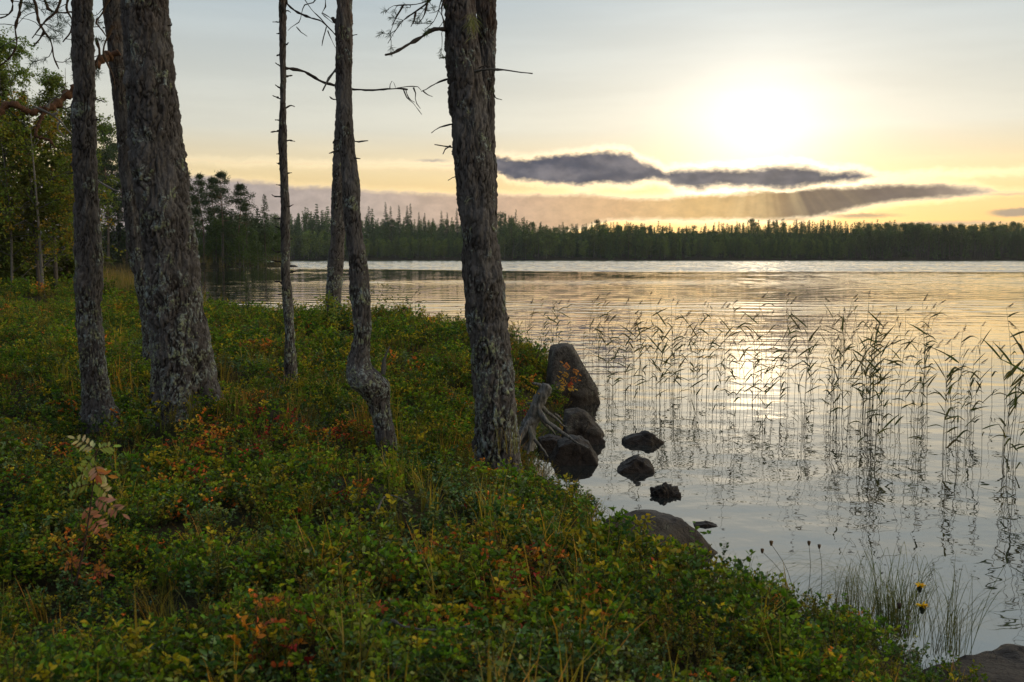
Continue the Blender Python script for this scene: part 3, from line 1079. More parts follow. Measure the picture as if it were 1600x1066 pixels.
pine_tree('twin-stemmed pine at the water side, its two lichened trunks splitting above',
          [(718, -5, 47), (724, 94, 51), (733, 188, 56), (741, 281, 60), (749, 375, 58), (757, 455, 62), (765, 530, 63), (771, 605, 63), (775, 675, 67), (776, 692, 72)], 7.0, 150, 420, .036, .014, 7,
          (4.6, .6), flare=.12, extra=twin,
          stub=[(706, 92, 686, 91), (714, 194, 674, 208), (717, 232, 679, 226), (702, 230, 692, 241), (720, 278, 700, 282), (722, 296, 713, 312), (773, 148, 784, 156), (796, 500, 801, 528)],
          branches=[([(702, 47), (684, 46), (672, 49), (652, 62), (632, 73), (616, 82), (602, 86)], 6.5, 3.0, [0, -.1, -.12, -.18, -.25, -.3, -.35]),
                    ([(706, 122), (690, 127), (676, 133), (664, 141), (658, 143)], 3.2, 1.2, [0, 0, -.05, -.1, -.1], (.05, .043, .04), ([(661, 142), (668, 148), (676, 151)],)),
                    ([(742, 112), (760, 109), (785, 109), (805, 112), (832, 115)], 5.0, 2.0, [-.15, -.2, -.2, -.2, -.25], (.09, .085, .08), ([(748, 107), (756, 103), (766, 104)],))])


# ------------------------------------------------------------------ rocks
import bmesh


def rock(label, c, planes, seed, nrand=10, amp=.035, size=.4, sub=5, group='rocks at the water edge', name='rock', rough=1.0, mat=None):
    bm = bmesh.new()
    bmesh.ops.create_icosphere(bm, subdivisions=sub, radius=1.0)
    v = np.array([q.co[:] for q in bm.verts])
    f = np.array([[q.index for q in t.verts] for t in bm.faces])
    bm.free()
    g = np.random.default_rng(seed)
    P = [(pt(*n) / np.linalg.norm(n), h) for n, h in planes]
    for k in range(nrand):
        n = g.normal(0, 1, 3)
        n /= np.linalg.norm(n)
        hs = [h / max((n * m).sum(), .25) for m, h in P]
        P.append((n, min(hs) * g.uniform(.80, 1.0)))
    r = np.full(len(v), 0.0)
    k = 42.0
    acc = 0
    for n, h in P:
        d = h / np.maximum(v @ n, 1e-3)
        acc = acc + np.exp(-k * np.minimum(d, 6 * size) / size)
    r = -np.log(acc) / k * size
    p = v * r[:, None]
    nz = fbm(p / size * 2.2 + seed * 3.1, 4, seed) * amp + rough * amp * .45 * fbm(p / size * 9 + seed, 4, seed + 7)
    nz = nz - np.abs(fbm(p / size * 3.1 + seed, 3, seed + 17)) * amp * .8
    p = p + v * nz[:, None]
    o = MB()
    o.add(p, tris=f)
    ob = o.build(name, mat or M_ROCK)
    ob.location = tuple(float(q) for q in c)
    return tag(ob, label, 'rock', group)


def wat(px, py):
    return onz(px, py, 0)


c = wat(893, 634) + pt(0, .28, .10)
rock('tall pale boulder with a sloping right side, largest rock in the water', c,
     [((-1, -.1, .10), .30), ((.87, -.1, .50), .325), ((.10, -1, .34), .27), ((-.2, 1, .1), .35), ((-.25, 0, 1), .66), ((.45, -.1, 1), .57), ((0, 0, -1), .4), ((1, 0, .05), .40)], 3, 3, .020, .5)
rock('grey-topped rounded rock in front of the tall pale boulder', wat(912, 694) + pt(0, .18, .03),
     [((-1, 0, .2), .22), ((.8, -.1, .6), .19), ((.1, -1, .5), .20), ((0, 1, .2), .25), ((-.2, -.1, 1), .28), ((1, 0, 0), .22), ((0, 0, -1), .25), ((.4, 0, 1), .26)], 5, 6, .02, .32)
rock('dark blocky wet rock beside the dead root stump', wat(899, 727) + pt(0, .17, .03),
     [((-1, 0, .45), .19), ((1, -.1, .55), .185), ((.0, -1, .45), .16), ((0, 1, .2), .22), ((-.35, -.1, 1), .175), ((.45, -.1, 1), .17), ((0, 0, -1), .25)], 8, 5, .016, .3, mat=M_WET)
rock('low wet rock with a pointed crest, farther of the two midsize rocks offshore', wat(1012, 695) + pt(0, .12, -.02),
     [((-.36, -.05, 1), .135), ((.75, -.1, .8), .155), ((0, -1, .6), .13), ((0, 1, .4), .16), ((1, 0, 0), .22), ((-1, 0, 0), .24), ((0, 0, -1), .2)], 13, 5, .014, .28, mat=M_WET)
rock('low wet rock with a rounded back, nearer of the two midsize rocks offshore', wat(1000, 739) + pt(0, .11, -.02),
     [((-.6, -.05, 1), .125), ((.42, -.1, 1), .125), ((0, -1, .6), .12), ((0, 1, .4), .15), ((1, 0, 0), .20), ((-1, 0, 0), .19), ((0, 0, -1), .2)], 17, 5, .014, .26, mat=M_WET)
rock('small lumpy black rock crusted with weed in open water', wat(1040, 777) + pt(0, .07, -.01),
     [((-.4, 0, 1), .085), ((.4, -.1, 1), .085), ((0, -1, .5), .08), ((0, 1, .4), .1), ((1, 0, 0), .12), ((-1, 0, 0), .11), ((0, 0, -1), .1)], 21, 4, .02, .16, rough=1.5, mat=M_WET)
rock('tiny flat dark stone just breaking the water surface', wat(1107, 823) + pt(0, .04, -.012),
     [((-.15, 0, 1), .034), ((.3, 0, 1), .034), ((0, -1, .3), .05), ((0, 1, .3), .05), ((1, 0, 0), .075), ((-1, 0, 0), .10), ((0, 0, -1), .05)], 25, 3, .007, .1, mat=M_WET)
rock('broad smooth brown rock sloping from the heather bank into the water', pt(.945, 6.42, -.085),
     [((.35, .9, .35), .62), ((.55, -.6, .3), .40), ((.9, .25, .45), .36), ((-.8, -.2, .2), .6), ((.1, .15, 1), .30), ((.45, .1, 1), .32), ((0, 0, -1), .3), ((-.3, 1, .2), .75), ((.2, -1, .2), .6)], 31, 6, .02, .6, mat=M_BROWN)
rock('dark mottled flat rock at the lower right corner of the bank', pt(2.30, 4.30, -.10),
     [((.2, 1, .4), .34), ((1, .2, .4), .6), ((-1, 0, .3), .6), ((0, -1, .3), .6), ((-.08, .1, 1), .25), ((.25, .15, 1), .24), ((0, 0, -1), .3)], 37, 6, .02, .5, mat=M_BROWN)
rock('small black stone wedged under the dead root stump', wat(862, 712) + pt(0, .3, .02),
     [((-1, 0, .1), .12), ((1, 0, .12), .12), ((.0, -1, .35), .12), ((0, 1, .2), .12), ((-.2, -.1, 1), .11), ((.3, -.1, 1), .11), ((0, 0, -1), .15)], 41, 4, .012, .2, mat=M_WET)
rock('low dark rock at the tip of the wooded point across the bay', pt(-36.2, 165.3, -.1),
     [((-.2, 0, 1), .55), ((.5, 0, 1), .5), ((1, 0, 0), 1.6), ((-1, 0, 0), 1.6), ((0, 1, 0), 1), ((0, -1, .2), 1), ((0, 0, -1), .4)], 43, 4, .05, 1.2, 4)


# ------------------------------------------------------------------ dead stump with roots
def make_stump():
    Y = 8.75
    org = at(820, 690, Y)
    root = empty('dead_stump', org, 'silvery weathered stump with clawing bare roots leaning beside the twin-stemmed pine', 'stump')

    def limb(name, pix, r, dy=None, n=40, seed=0):
        P = branch_path(pix, Y, org, dy)
        q = smooth_path(P, n)
        rad = np.interp(np.linspace(0, 1, n), np.linspace(0, 1, len(r)), [msize(k, Y) * .41 for k in r])
        m_ = MB()
        m = 20
        T = MB()
        tube(T, q, rad, m)
        v = T.v[0]
        v = v + (fbm(v * np.array((60, 60, 14)), 3, seed) * .10 * np.repeat(rad, m).mean())[:, None] * rng.normal(0, 1, 3)[None] * .0
        ctr = np.concatenate((np.repeat(q, m, 0), q[-1:]))
        rr = fbm(v * np.array((45, 45, 12)), 4, seed + 2)
        v = ctr + (v - ctr) * (1 + .28 * rr)[:, None]
        m_.add(v, T.q[0], T.t[0])
        m_.build(name, M_DEAD, root)
    limb('stump_trunk', [(818, 700), (822, 680), (828, 660), (838, 636), (848, 616), (856, 603)], [44, 36, 27, 24, 22, 21], n=60)
    limb('broken_spur', [(850, 612), (846, 604), (838, 600), (831, 599)], [9, 7, 6, 3], seed=3)
    limb('broken_spur', [(834, 632), (828, 631), (823, 630)], [6, 5, 3], seed=4)
    limb('root', [(832, 655), (822, 668), (814, 684), (806, 700)], [16, 12, 9, 7], [-.05, -.1, -.15, -.15], seed=5)
    limb('root', [(826, 668), (830, 682), (828, 698), (824, 710)], [12, 9, 7, 5], [-.1, -.14, -.16, -.18], seed=6)
    limb('root', [(828, 676), (838, 690), (848, 702), (856, 714)], [9, 7, 5, 3], [-.1, -.14, -.16, -.18], seed=7)
    limb('root', [(844, 634), (856, 645), (870, 655), (880, 665), (886, 667)], [11, 8, 6, 4, 2], [0, .05, .08, .1, .1], seed=8)
    limb('root', [(842, 642), (854, 658), (870, 670), (884, 680), (898, 690), (912, 697), (920, 701)], [12, 9, 8, 7, 5, 4, 2], [-.05, -.1, -.12, -.15, -.2, -.2, -.2], seed=9)
    limb('root', [(842, 648), (852, 662), (862, 672), (868, 680)], [9, 8, 6, 3], [0, .02, .05, .05], seed=10)
    limb('root', [(866, 646), (874, 652), (880, 658)], [5, 4, 2], [.08, .12, .15], seed=11)


make_stump()


# ------------------------------------------------------------------ ground cover
def add_leaves_on_stem(mb, q, n, L, W, cols, t0=.25, up=.5, mat=0, seg=2, bend=.12):
    t = t0 + (1 - t0) * rng.uniform(0, 1, n) ** .6
    k = np.clip((t * (len(q) - 1)).astype(int), 0, len(q) - 2)
    fr = t * (len(q) - 1) - k
    p = q[k] * (1 - fr[:, None]) + q[k + 1] * fr[:, None]
    d = rdir(n, -.2, .5)
    d[:, 2] += up
    tip_light = np.clip((t - t0) / (1 - t0), 0, 1)[:, None]        # young tips yellower; lit tips and shaded stem bases also painted into the colour
    cols = np.asarray(cols) * (.5 + .95 * tip_light * np.array((1.25, 1.05, .8)))
    blades(mb, p, d, rdir(n, .3, 1), L * rng.uniform(.65, 1.15, n), W * rng.uniform(.8, 1.15, n), cols, mat, bend, .12, seg)


def clump_bilberry(cols, h=.24, ns=11, nl=17, L=.022, W=.0125, R0=.12):
    mb = MB()
    for s in range(ns):
        a, r = rng.uniform(0, 2 * pi), R0 * math.sqrt(rng.uniform())
        b = pt(r * math.cos(a), r * math.sin(a), -.02)
        hh = h * rng.uniform(.55, 1.1)
        tip = b + pt(rng.normal(0, .045), rng.normal(0, .045), hh)
        q = smooth_path([b, (b + tip) / 2 + rng.normal(0, .012, 3), tip], 5)
        tube(mb, q, np.linspace(.0016, .0008, 5), 3, (.05, .05, .02), 1, False)
        base = cols[rng.integers(len(cols))]
        k = rng.integers(2, 4)
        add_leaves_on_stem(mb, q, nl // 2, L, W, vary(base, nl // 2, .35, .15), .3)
        for j in range(k):
            p = q[rng.integers(1, 4)]
            e = p + rdir(1, .2, .9)[0] * rng.uniform(.05, .10)
            qq = smooth_path([p, (p + e) / 2 + pt(0, 0, .006), e], 4)
            tube(mb, qq, .0008, 3, (.05, .05, .02), 1, False)
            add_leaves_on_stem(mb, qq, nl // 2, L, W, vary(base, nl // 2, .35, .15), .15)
    return mb


def clump_lingon(cols, ns=13, nl=15):
    mb = MB()
    for s in range(ns):
        a, r = rng.uniform(0, 2 * pi), .11 * math.sqrt(rng.uniform())
        b = pt(r * math.cos(a), r * math.sin(a), -.02)
        tip = b + pt(rng.normal(0, .03), rng.normal(0, .03), rng.uniform(.08, .17))
        q = smooth_path([b, (b + tip) / 2 + rng.normal(0, .008, 3), tip], 4)
        tube(mb, q, .0012, 3, (.06, .05, .025), 1, False)
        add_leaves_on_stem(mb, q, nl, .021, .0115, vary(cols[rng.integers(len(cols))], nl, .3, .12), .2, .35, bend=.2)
    return mb


def clump_heather(cols, ns=16, nl=46, h=.2):
    mb = MB()
    for s in range(ns):
        a, r = rng.uniform(0, 2 * pi), .12 * math.sqrt(rng.uniform())
        b = pt(r * math.cos(a), r * math.sin(a), -.02)
        tip = b + pt(rng.normal(0, .05), rng.normal(0, .05), h * rng.uniform(.5, 1.05))
        q = smooth_path([b, (b + tip) / 2 + rng.normal(0, .014, 3), tip], 5)
        tube(mb, q, .0012, 3, (.05, .035, .02), 1, False)
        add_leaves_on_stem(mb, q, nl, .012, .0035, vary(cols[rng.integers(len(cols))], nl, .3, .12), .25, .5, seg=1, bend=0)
    return mb


def clump_grass(cols, n=30, h=.32, w=.0042, spread=.05, lean=.35):
    mb = MB()
    for s in range(n):
        a, r = rng.uniform(0, 2 * pi), spread * math.sqrt(rng.uniform())
        b = pt(r * math.cos(a), r * math.sin(a), -.02)
        hh = h * rng.uniform(.45, 1.1)
        da = rng.uniform(0, 2 * pi)
        out = hh * lean * rng.uniform(.2, 1.5)
        dx, dy = math.cos(da), math.sin(da)
        q = smooth_path([b, b + pt(dx * out * .25, dy * out * .25, hh * .55), b + pt(dx * out, dy * out, hh * (1 - .25 * min(1, out / hh)))], 6)
        side = pt(-dy, dx, 0) * w * .5 * rng.uniform(.7, 1.3)
        wt = np.array([.7, 1, 1, .8, .5, .02])[:, None]
        v = np.concatenate((q - side * wt, q + side * wt))
        i = np.arange(5)
        base = np.array(cols[rng.integers(len(cols))])
        tipc = base * pt(1.25, .95, .7)
        cc = base[None] * (1 - np.linspace(0, 1, 6))[:, None] + tipc[None] * np.linspace(0, 1, 6)[:, None]
        cc = np.concatenate((cc, cc)) * rng.uniform(.7, 1.25)
        mb.add(v, np.stack((i, i + 1, i + 7, i + 6), 1), col=cc)
    return mb


def variants(name, builders, mats):
    c = bpy.data.collections.new(name + ' kinds')
    for k, b in enumerate(builders):
        o = bpy.data.objects.new('%s_kind_%02d' % (name, k), b.mesh('%s_kind_%02d' % (name, k), mats))
        c.objects.link(o)
    return c


def scatter(name, coll, pos, rot, scl, idx, label, cat):
    me = bpy.data.meshes.new(name)
    me.vertices.add(len(pos))
    me.vertices.foreach_set('co', np.asarray(pos, np.float32).ravel())
    for nm, typ, key, val in (('rot', 'FLOAT_VECTOR', 'vector', rot), ('scl', 'FLOAT', 'value', scl), ('idx', 'INT', 'value', idx)):
        a = me.attributes.new(nm, typ, 'POINT')
        a.data.foreach_set(key, np.asarray(val, np.int32 if typ == 'INT' else np.float32).ravel())
    o = bpy.data.objects.new(name, me)
    COL.objects.link(o)
    ng = bpy.data.node_groups.new(name, 'GeometryNodeTree')
    ng.interface.new_socket('Geometry', in_out='INPUT', socket_type='NodeSocketGeometry')
    ng.interface.new_socket('Geometry', in_out='OUTPUT', socket_type='NodeSocketGeometry')
    n, l = ng.nodes, ng.links
    gi, go = n.new('NodeGroupInput'), n.new('NodeGroupOutput')
    ci = n.new('GeometryNodeCollectionInfo')
    ci.inputs['Collection'].default_value = coll
    ci.inputs['Separate Children'].default_value = True
    ci.inputs['Reset Children'].default_value = True
    ip = n.new('GeometryNodeInstanceOnPoints')
    ip.inputs['Pick Instance'].default_value = True

    def na(nm, typ):
        q = n.new('GeometryNodeInputNamedAttribute')
        q.data_type = typ
        q.inputs['Name'].default_value = nm
        return [s for s in q.outputs if s.enabled][0]
    l.new(gi.outputs[0], ip.inputs['Points'])
    l.new(ci.outputs[0], ip.inputs['Instance'])
    l.new(na('idx', 'INT'), ip.inputs['Instance Index'])
    l.new(na('rot', 'FLOAT_VECTOR'), ip.inputs['Rotation'])
    l.new(na('scl', 'FLOAT'), ip.inputs['Scale'])
    l.new(ip.outputs[0], go.inputs[0])
    md = o.modifiers.new('scatter', 'NODES')
    md.node_group = ng
    return tag(o, label, cat, kind='stuff')


GREENS = [(.060, .130, .012), (.120, .185, .014), (.030, .080, .020), (.215, .205, .016)]
AUTUMN = [(.36, .27, .035), (.42, .18, .03), (.30, .26, .035), (.44, .14, .03)]
REDS = [(.34, .035, .03), (.26, .03, .028), (.34, .08, .035)]
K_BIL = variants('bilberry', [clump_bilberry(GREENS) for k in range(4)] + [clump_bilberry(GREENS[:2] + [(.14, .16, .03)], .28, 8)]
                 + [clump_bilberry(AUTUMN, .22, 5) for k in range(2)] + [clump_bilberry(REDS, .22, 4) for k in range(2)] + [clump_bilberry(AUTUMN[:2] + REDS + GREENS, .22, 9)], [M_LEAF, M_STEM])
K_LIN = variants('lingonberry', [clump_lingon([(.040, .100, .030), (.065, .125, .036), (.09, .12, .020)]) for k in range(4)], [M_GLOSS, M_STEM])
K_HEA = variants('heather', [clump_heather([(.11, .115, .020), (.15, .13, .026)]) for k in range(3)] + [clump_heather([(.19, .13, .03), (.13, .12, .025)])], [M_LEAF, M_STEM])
K_GRA = variants('grass', [clump_grass([(.13, .17, .025), (.20, .19, .03)], 26, .30), clump_grass([(.30, .25, .035), (.20, .20, .03)], 18, .32), clump_grass([(.42, .24, .045), (.32, .23, .04)], 16, .30),
                           clump_grass([(.08, .12, .025), (.12, .15, .03)], 12, .24, .005, .09, .6)], [M_GRASS])
K_TALL = variants('shore_grass', [clump_grass([(.16, .15, .045), (.24, .19, .08)], 26, .95, .009, .16, .25), clump_grass([(.12, .14, .04), (.2, .17, .06)], 22, .75, .009, .16, .35)], [M_GRASS])

TRUNKS = []
CLEAR = [(1.02, 6.6, .44), (2.3, 4.3, .5), (.26, 8.95, .2)]
for o in COL.objects:
    if o.get('category') == 'tree':
        TRUNKS.append((o.location.x, o.location.y))


def land_points(dens, d0, d1, lo=-330, hi=1760, smin=-.02):
    x0, x1 = (lo - 800) / F, (hi - 800) / F
    area = (x1 - x0) * (d1 * d1 - d0 * d0) / 2
    n = rng.poisson(dens * area)
    y = np.sqrt(rng.uniform(d0 * d0, d1 * d1, n))
    x = rng.uniform(x0, x1, n) * y
    s = shore_dist(x, y)
    ok = s > smin
    for tx, ty in TRUNKS:
        ok &= np.hypot(x - tx, y - ty) > .13
    for tx, ty, r in CLEAR:
        ok &= np.hypot(x - tx, y - ty) > r
    x, y, s = x[ok], y[ok], s[ok]
    return x, y, s


def cover(name, coll, bands, pick, label, cat, scale=(.75, 1.25), thr=None, smin=-.02, tilt=.22, ns=0):
    P, S, I = [], [], []
    for (d0, d1, dens, k) in bands:
        x, y, s = land_points(dens, d0, d1, smin=smin)
        if thr is not None:
            f = fbm(np.stack((x * 1.3, y * 1.3, 0 * x + ns), 1), 3, 60 + ns)
            ok = f > thr + rng.normal(0, .25, len(x))
            x, y, s = x[ok], y[ok], s[ok]
        z = ground_z(x, y)
        P.append(np.stack((x, y, z), 1))
        hum = 1 + .38 * fbm(np.stack((x * 1.9, y * 1.9, 0 * x + 3), 1), 2, 77)
        S.append(rng.uniform(*scale, len(x)) * k * hum * np.where(y < 12, .62 + .38 * np.clip(s / .55, 0, 1), 1))
        I.append(pick(x, y))
    P, S, I = np.concatenate(P), np.concatenate(S), np.concatenate(I)
    rot = np.stack((rng.normal(0, tilt, len(P)), rng.normal(0, tilt, len(P)), rng.uniform(0, 2 * pi, len(P))), 1)
    return scatter(name, coll, P, rot, S, I, label, cat)


def pick_bil(x, y):
    n = len(x)
    f = fbm(np.stack((x * .9, y * .9, 0 * x), 1), 3, 21)
    hot = np.exp(-((x + 1.7) / 1.3) ** 2 - ((y - 6.4) / 1.0) ** 2) * .35 + np.exp(-((x + .1) / .8) ** 2 - ((y - 3.2) / .7) ** 2) * .2
    u = rng.uniform(0, 1, n) - f * .10 - hot
    i = rng.integers(0, 5, n)
    i = np.where(u < .13, rng.integers(5, 7, n), i)
    i = np.where(u < .01, 9, i)
    i = np.where(u < -.14, rng.integers(7, 9, n), i)
    return i


B1 = [(1.1, 3.2, 66, .68), (3.2, 5, 42, .84), (5, 10, 24, .95), (10, 24, 14, 1.2), (24, 48, 3.0, 2.0)]
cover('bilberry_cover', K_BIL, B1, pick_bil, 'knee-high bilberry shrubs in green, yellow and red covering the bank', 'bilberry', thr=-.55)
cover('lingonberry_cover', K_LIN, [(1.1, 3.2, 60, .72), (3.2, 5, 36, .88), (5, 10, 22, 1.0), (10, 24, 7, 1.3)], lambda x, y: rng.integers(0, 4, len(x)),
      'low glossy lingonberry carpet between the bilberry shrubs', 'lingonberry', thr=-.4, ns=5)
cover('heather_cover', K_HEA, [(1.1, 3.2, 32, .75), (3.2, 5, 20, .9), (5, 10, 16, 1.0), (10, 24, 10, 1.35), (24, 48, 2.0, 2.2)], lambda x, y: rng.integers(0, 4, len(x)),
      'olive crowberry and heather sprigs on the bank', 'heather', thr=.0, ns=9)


def pick_gra(x, y):
    i = rng.integers(0, 4, len(x))
    return np.where((y > 9) & (i == 2), 1, i)


cover('grass_cover', K_GRA, [(1.1, 3.2, 22, .7), (3.2, 5, 19, .82), (5, 10, 17, .92), (10, 24, 4, 1.3)], pick_gra, 'thin yellow-green grass blades scattered among the berry shrubs', 'grass', thr=.05, ns=13, tilt=.15)


def shore_grass():
    P = []
    for k in range(9000):
        y = math.exp(rng.uniform(math.log(26), math.log(175)))
        x = rng.uniform(-.56, -.15) * y
        P.append((x, y))
    P = np.array(P)
    s = shore_dist(P[:, 0], P[:, 1])
    ok = (s > -.5) & (s < np.where(P[:, 1] < 60, 2.2, 7))
    P, s = P[ok], s[ok]
    z = np.maximum(ground_z(P[:, 0], P[:, 1]), -.05)
    n = len(P)
    rot = np.stack((rng.normal(0, .1, n), rng.normal(0, .1, n), rng.uniform(0, 6.28, n)), 1)
    far = P[:, 1] > 60
    scatter('shore_grass', K_TALL, np.stack((P[:, 0], P[:, 1], z), 1), rot, rng.uniform(.7, 1.15, n) * np.where(far, 1.9, 1.0), rng.integers(0, 2, n),
            'pale tall grass fringing the water at left and across the bay', 'grass')


shore_grass()


# ------------------------------------------------------------------ trees farther off
def spruce_parts(h, r, whorls, per, leaf, bare=.10, segs=5, col=(.040, .066, .022), bark=(.09, .075, .065), droop=.35, dens=2):
    tk, cr = MB(), MB()
    q = np.array([pt(0, 0, -.3), pt(rng.normal(0, .02) * h * .3, 0, h * .5), pt(0, 0, h)])
    q = smooth_path(q, 14)
    tube(tk, q, np.linspace(h * .011, .01, 14), 7, bark)
    n = whorls * per
    z = np.repeat(np.linspace(bare * h, h * .985, whorls), per) + rng.normal(0, h * .006, n)
    a = rng.uniform(0, 2 * pi, n)
    t = np.clip(z / h, 0, 1)
    L = r * (1 - t) ** .8 * rng.uniform(.6, 1.12, n) + .05 * r
    D = np.stack((np.cos(a), np.sin(a), np.zeros(n)), 1)
    for j in range(segs):
        f = (j + .5 + rng.uniform(-.4, .4, n)) / segs
        p = D * (L * f)[:, None]
        p[:, 2] = z - droop * L * f ** 1.4 + .10 * L * f ** 3
        for e in range(dens):
            dd = D + rdir(n) * .75
            dd[:, 2] -= .25
            lf = leaf * (.32 + .68 * (1 - t) ** .7) * rng.uniform(.65, 1.2, n)
            blades(cr, p + rng.normal(0, leaf * .2, (n, 3)) * (1 - .7 * t)[:, None], dd, rdir(n, .4, 1), lf, lf * .5, vary(col, n, .35), 0, .1, .1, 1)
    return tk, cr


def pine_parts(h, r, bare, nb, leaf, col=(.048, .078, .026), bark=(.20, .12, .075), clumps=6, k=20):
    tk, cr = MB(), MB()
    q = smooth_path(np.array([pt(0, 0, -.3), pt(rng.normal(0, .02) * h, 0, h * .4), pt(rng.normal(0, .02) * h, 0, h * .75), pt(0, 0, h * .98)]), 14)
    bl = np.array((.10, .085, .075))
    cc = np.repeat(np.array([bl * (1 - t) + np.array(bark) * t for t in np.clip((np.linspace(0, 1, 14) - .25) / .4, 0, 1)]), 7, 0)
    tube(tk, q, np.linspace(h * .011, .02, 14), 7, np.concatenate((cc, cc[-1:])))
    for b in range(nb):
        t = bare + (1 - bare) * rng.uniform(0, 1) ** .8
        base = q[min(13, int(t * 13))]
        prof = math.sin(min(1, (t - bare) / (1 - bare) * .75 + .3) * pi) ** .6
        L = r * rng.uniform(.4, 1.05) * (.25 + prof)
        a = rng.uniform(0, 2 * pi)
        e = base + pt(math.cos(a) * L, math.sin(a) * L, L * rng.uniform(-.05, .45))
        tube(tk, np.array([base, (base + e) / 2 - pt(0, 0, .05 * L), e]), [h * .003, h * .002, .006], 4, bark)
        for c in range(clumps):
            f = rng.uniform(.45, 1.08)
            p = base + (e - base) * f + rng.normal(0, .17, 3) * L * pt(1, 1, .95)
            bb = p + rng.normal(0, 1, (k, 3)) * leaf * pt(.9, .9, .75)
            blades(cr, bb, rdir(k, -.2, 1), rdir(k), leaf * rng.uniform(.6, 1.2, k), leaf * .4, vary(col, k, .35), seg=1)
    return tk, cr


def birch_parts(h, r, n, leaf, col=(.055, .085, .022), bark=(.32, .31, .29), bare=.2, cols=None, limbs=9, hang=False):
    tk, cr = MB(), MB()
    q = smooth_path(np.array([pt(0, 0, -.3), pt(rng.normal(0, .025) * h, rng.normal(0, .02) * h, h * .45), pt(rng.normal(0, .03) * h, 0, h * .95)]), 12)
    tube(tk, q, np.linspace(h * .008, .008, 12), 6, bark)
    cs = []
    for b in range(limbs):
        t = bare + (1 - bare) * (b + rng.uniform()) / limbs
        base = q[min(11, int(t * 11))]
        a = rng.uniform(0, 2 * pi)
        L = r * (1.15 - .75 * t) * rng.uniform(.6, 1.1)
        e = base + pt(math.cos(a) * L, math.sin(a) * L, L * rng.uniform(.3, .9))
        tube(tk, np.array([base, (base + e) / 2 + pt(0, 0, .06 * L), e]), [h * .003, h * .0018, .004], 4, np.array(bark) * .5)
        for f in (.5, .8, 1.05):
            cs.append((base + (e - base) * f, L * .5))
    if hang:
        per = n // (len(cs) * 7)
        for p, s in cs:
            for k in range(7):
                a = p + rng.normal(0, .35, 3) * s
                e = a + rdir(1, -.9, .35)[0] * s * rng.uniform(.5, 1.2)
                qq = smooth_path([a, (a + e) / 2 + pt(0, 0, .08 * s), e], 6)
                tube(tk, qq, np.linspace(.008, .003, 6), 3, (.07, .05, .04), cap=False)
                t = rng.uniform(0, 5, per)
                i0 = np.minimum(t.astype(int), 4)
                bb = qq[i0] + (qq[i0 + 1] - qq[i0]) * (t - i0)[:, None] + rng.normal(0, .05, (per, 3))
                blades(cr, bb, rdir(per, -1, .2), rdir(per), leaf * rng.uniform(.5, 1.2, per), leaf * .62, vary(col if cols is None else cols[rng.integers(len(cols))], per, .3), 0, .1, .1, 1)
        return tk, cr
    per = n // len(cs)
    for p, s in cs:
        bb = p + rng.normal(0, 1, (per, 3)) * s * pt(.6, .6, .75)
        c = vary(col, per, .35) if cols is None else np.concatenate([vary(cols[rng.integers(len(cols))], 1, .3) for _ in range(per)])
        blades(cr, bb, rdir(per, -1, .3), rdir(per), leaf * rng.uniform(.6, 1.2, per), leaf * .65, c, 0, .1, .1, 1)
    return tk, cr


def plant_tree(parts, name, label, group, loc, s=1.0, rz=0.0, cat='tree'):
    root = empty(name, loc, label, cat, group)
    root.scale = (s, s, s)
    root.rotation_euler = (0, 0, rz)
    parts[0].build('trunk', M_FARBARK, root)
    parts[1].build('crown', M_LEAF, root)
    return root


def again(src, label, group, loc, s, rz):
    c = copy_tree(src)
    c.location = tuple(float(q) for q in loc)
    c.scale = (s, s, s)
    c.rotation_euler = (0, 0, rz)
    c['label'] = label
    c['group'] = group
    return c


def on_ground(px, Y):
    x = at(px, 400, Y)[0]
    return pt(x, Y, gz(x, Y))


# near spruces and birches at the left edge
def dead_branches(root, n, z0, z1, L, seed):
    for k in range(n):
        a = rng.uniform(0, 2 * pi)
        z = rng.uniform(z0, z1)
        e = pt(math.cos(a) * L * rng.uniform(.5, 1), math.sin(a) * L * rng.uniform(.5, 1), -L * rng.uniform(.0, .3))
        m_ = MB()
        b = pt(0, 0, z)
        twig(m_, np.array([b, b + e * .5 + pt(0, 0, .05), b + e]), .014, .004, 9, col=(.12, .115, .11))
        for j in range(4):
            p = b + e * rng.uniform(.35, 1)
            twig(m_, np.array([p, p + rdir(1, -.6, .2)[0] * .12, p + rdir(1, -.9, .1)[0] * .28]), .006, .002, 5, col=(.13, .125, .12))
        m_.build('dead_branch', M_TWIG, root)


g = 'spruces at the left edge'
s1 = plant_tree(spruce_parts(6.9, 1.6, 26, 8, .26, .40, 6, (.085, .105, .022), (.09, .08, .075), dens=3), 'spruce_tree', 'dark spruce with a bare grey lower trunk behind the leftmost pine trunk', g, on_ground(86, 32.5))
dead_branches(s1, 12, .8, 3.4, 1.3, 1)
s2 = plant_tree(spruce_parts(6.3, 1.5, 24, 8, .26, .36, 6, (.095, .11, .022), (.09, .08, .075), dens=3), 'spruce_tree', 'thin leaning spruce trunk with dead twigs, second from the left edge', g, on_ground(60, 31.0))
s2.rotation_euler = (0, R(-2.5), .4)
dead_branches(s2, 12, .6, 3.2, 1.2, 2)
s3 = plant_tree(spruce_parts(7.4, 1.7, 28, 8, .26, .26, 6, (.085, .10, .022), (.09, .08, .075), dens=3), 'spruce_tree', 'dense spruce cut by the left edge of the view', g, on_ground(12, 33.5))
dead_branches(s3, 8, .4, 2.4, 1.3, 3)
s4 = again(s3, 'spruce beyond the left edge trees, standing deeper in the wood', g, on_ground(-60, 36), 1.05, 2.0)
s5 = plant_tree(spruce_parts(3.2, 1.2, 24, 9, .22, .03, 6, (.075, .095, .022), dens=3), 'young_spruce', 'low young spruce filling the gap between the bare spruce trunks', g, on_ground(38, 33.0))
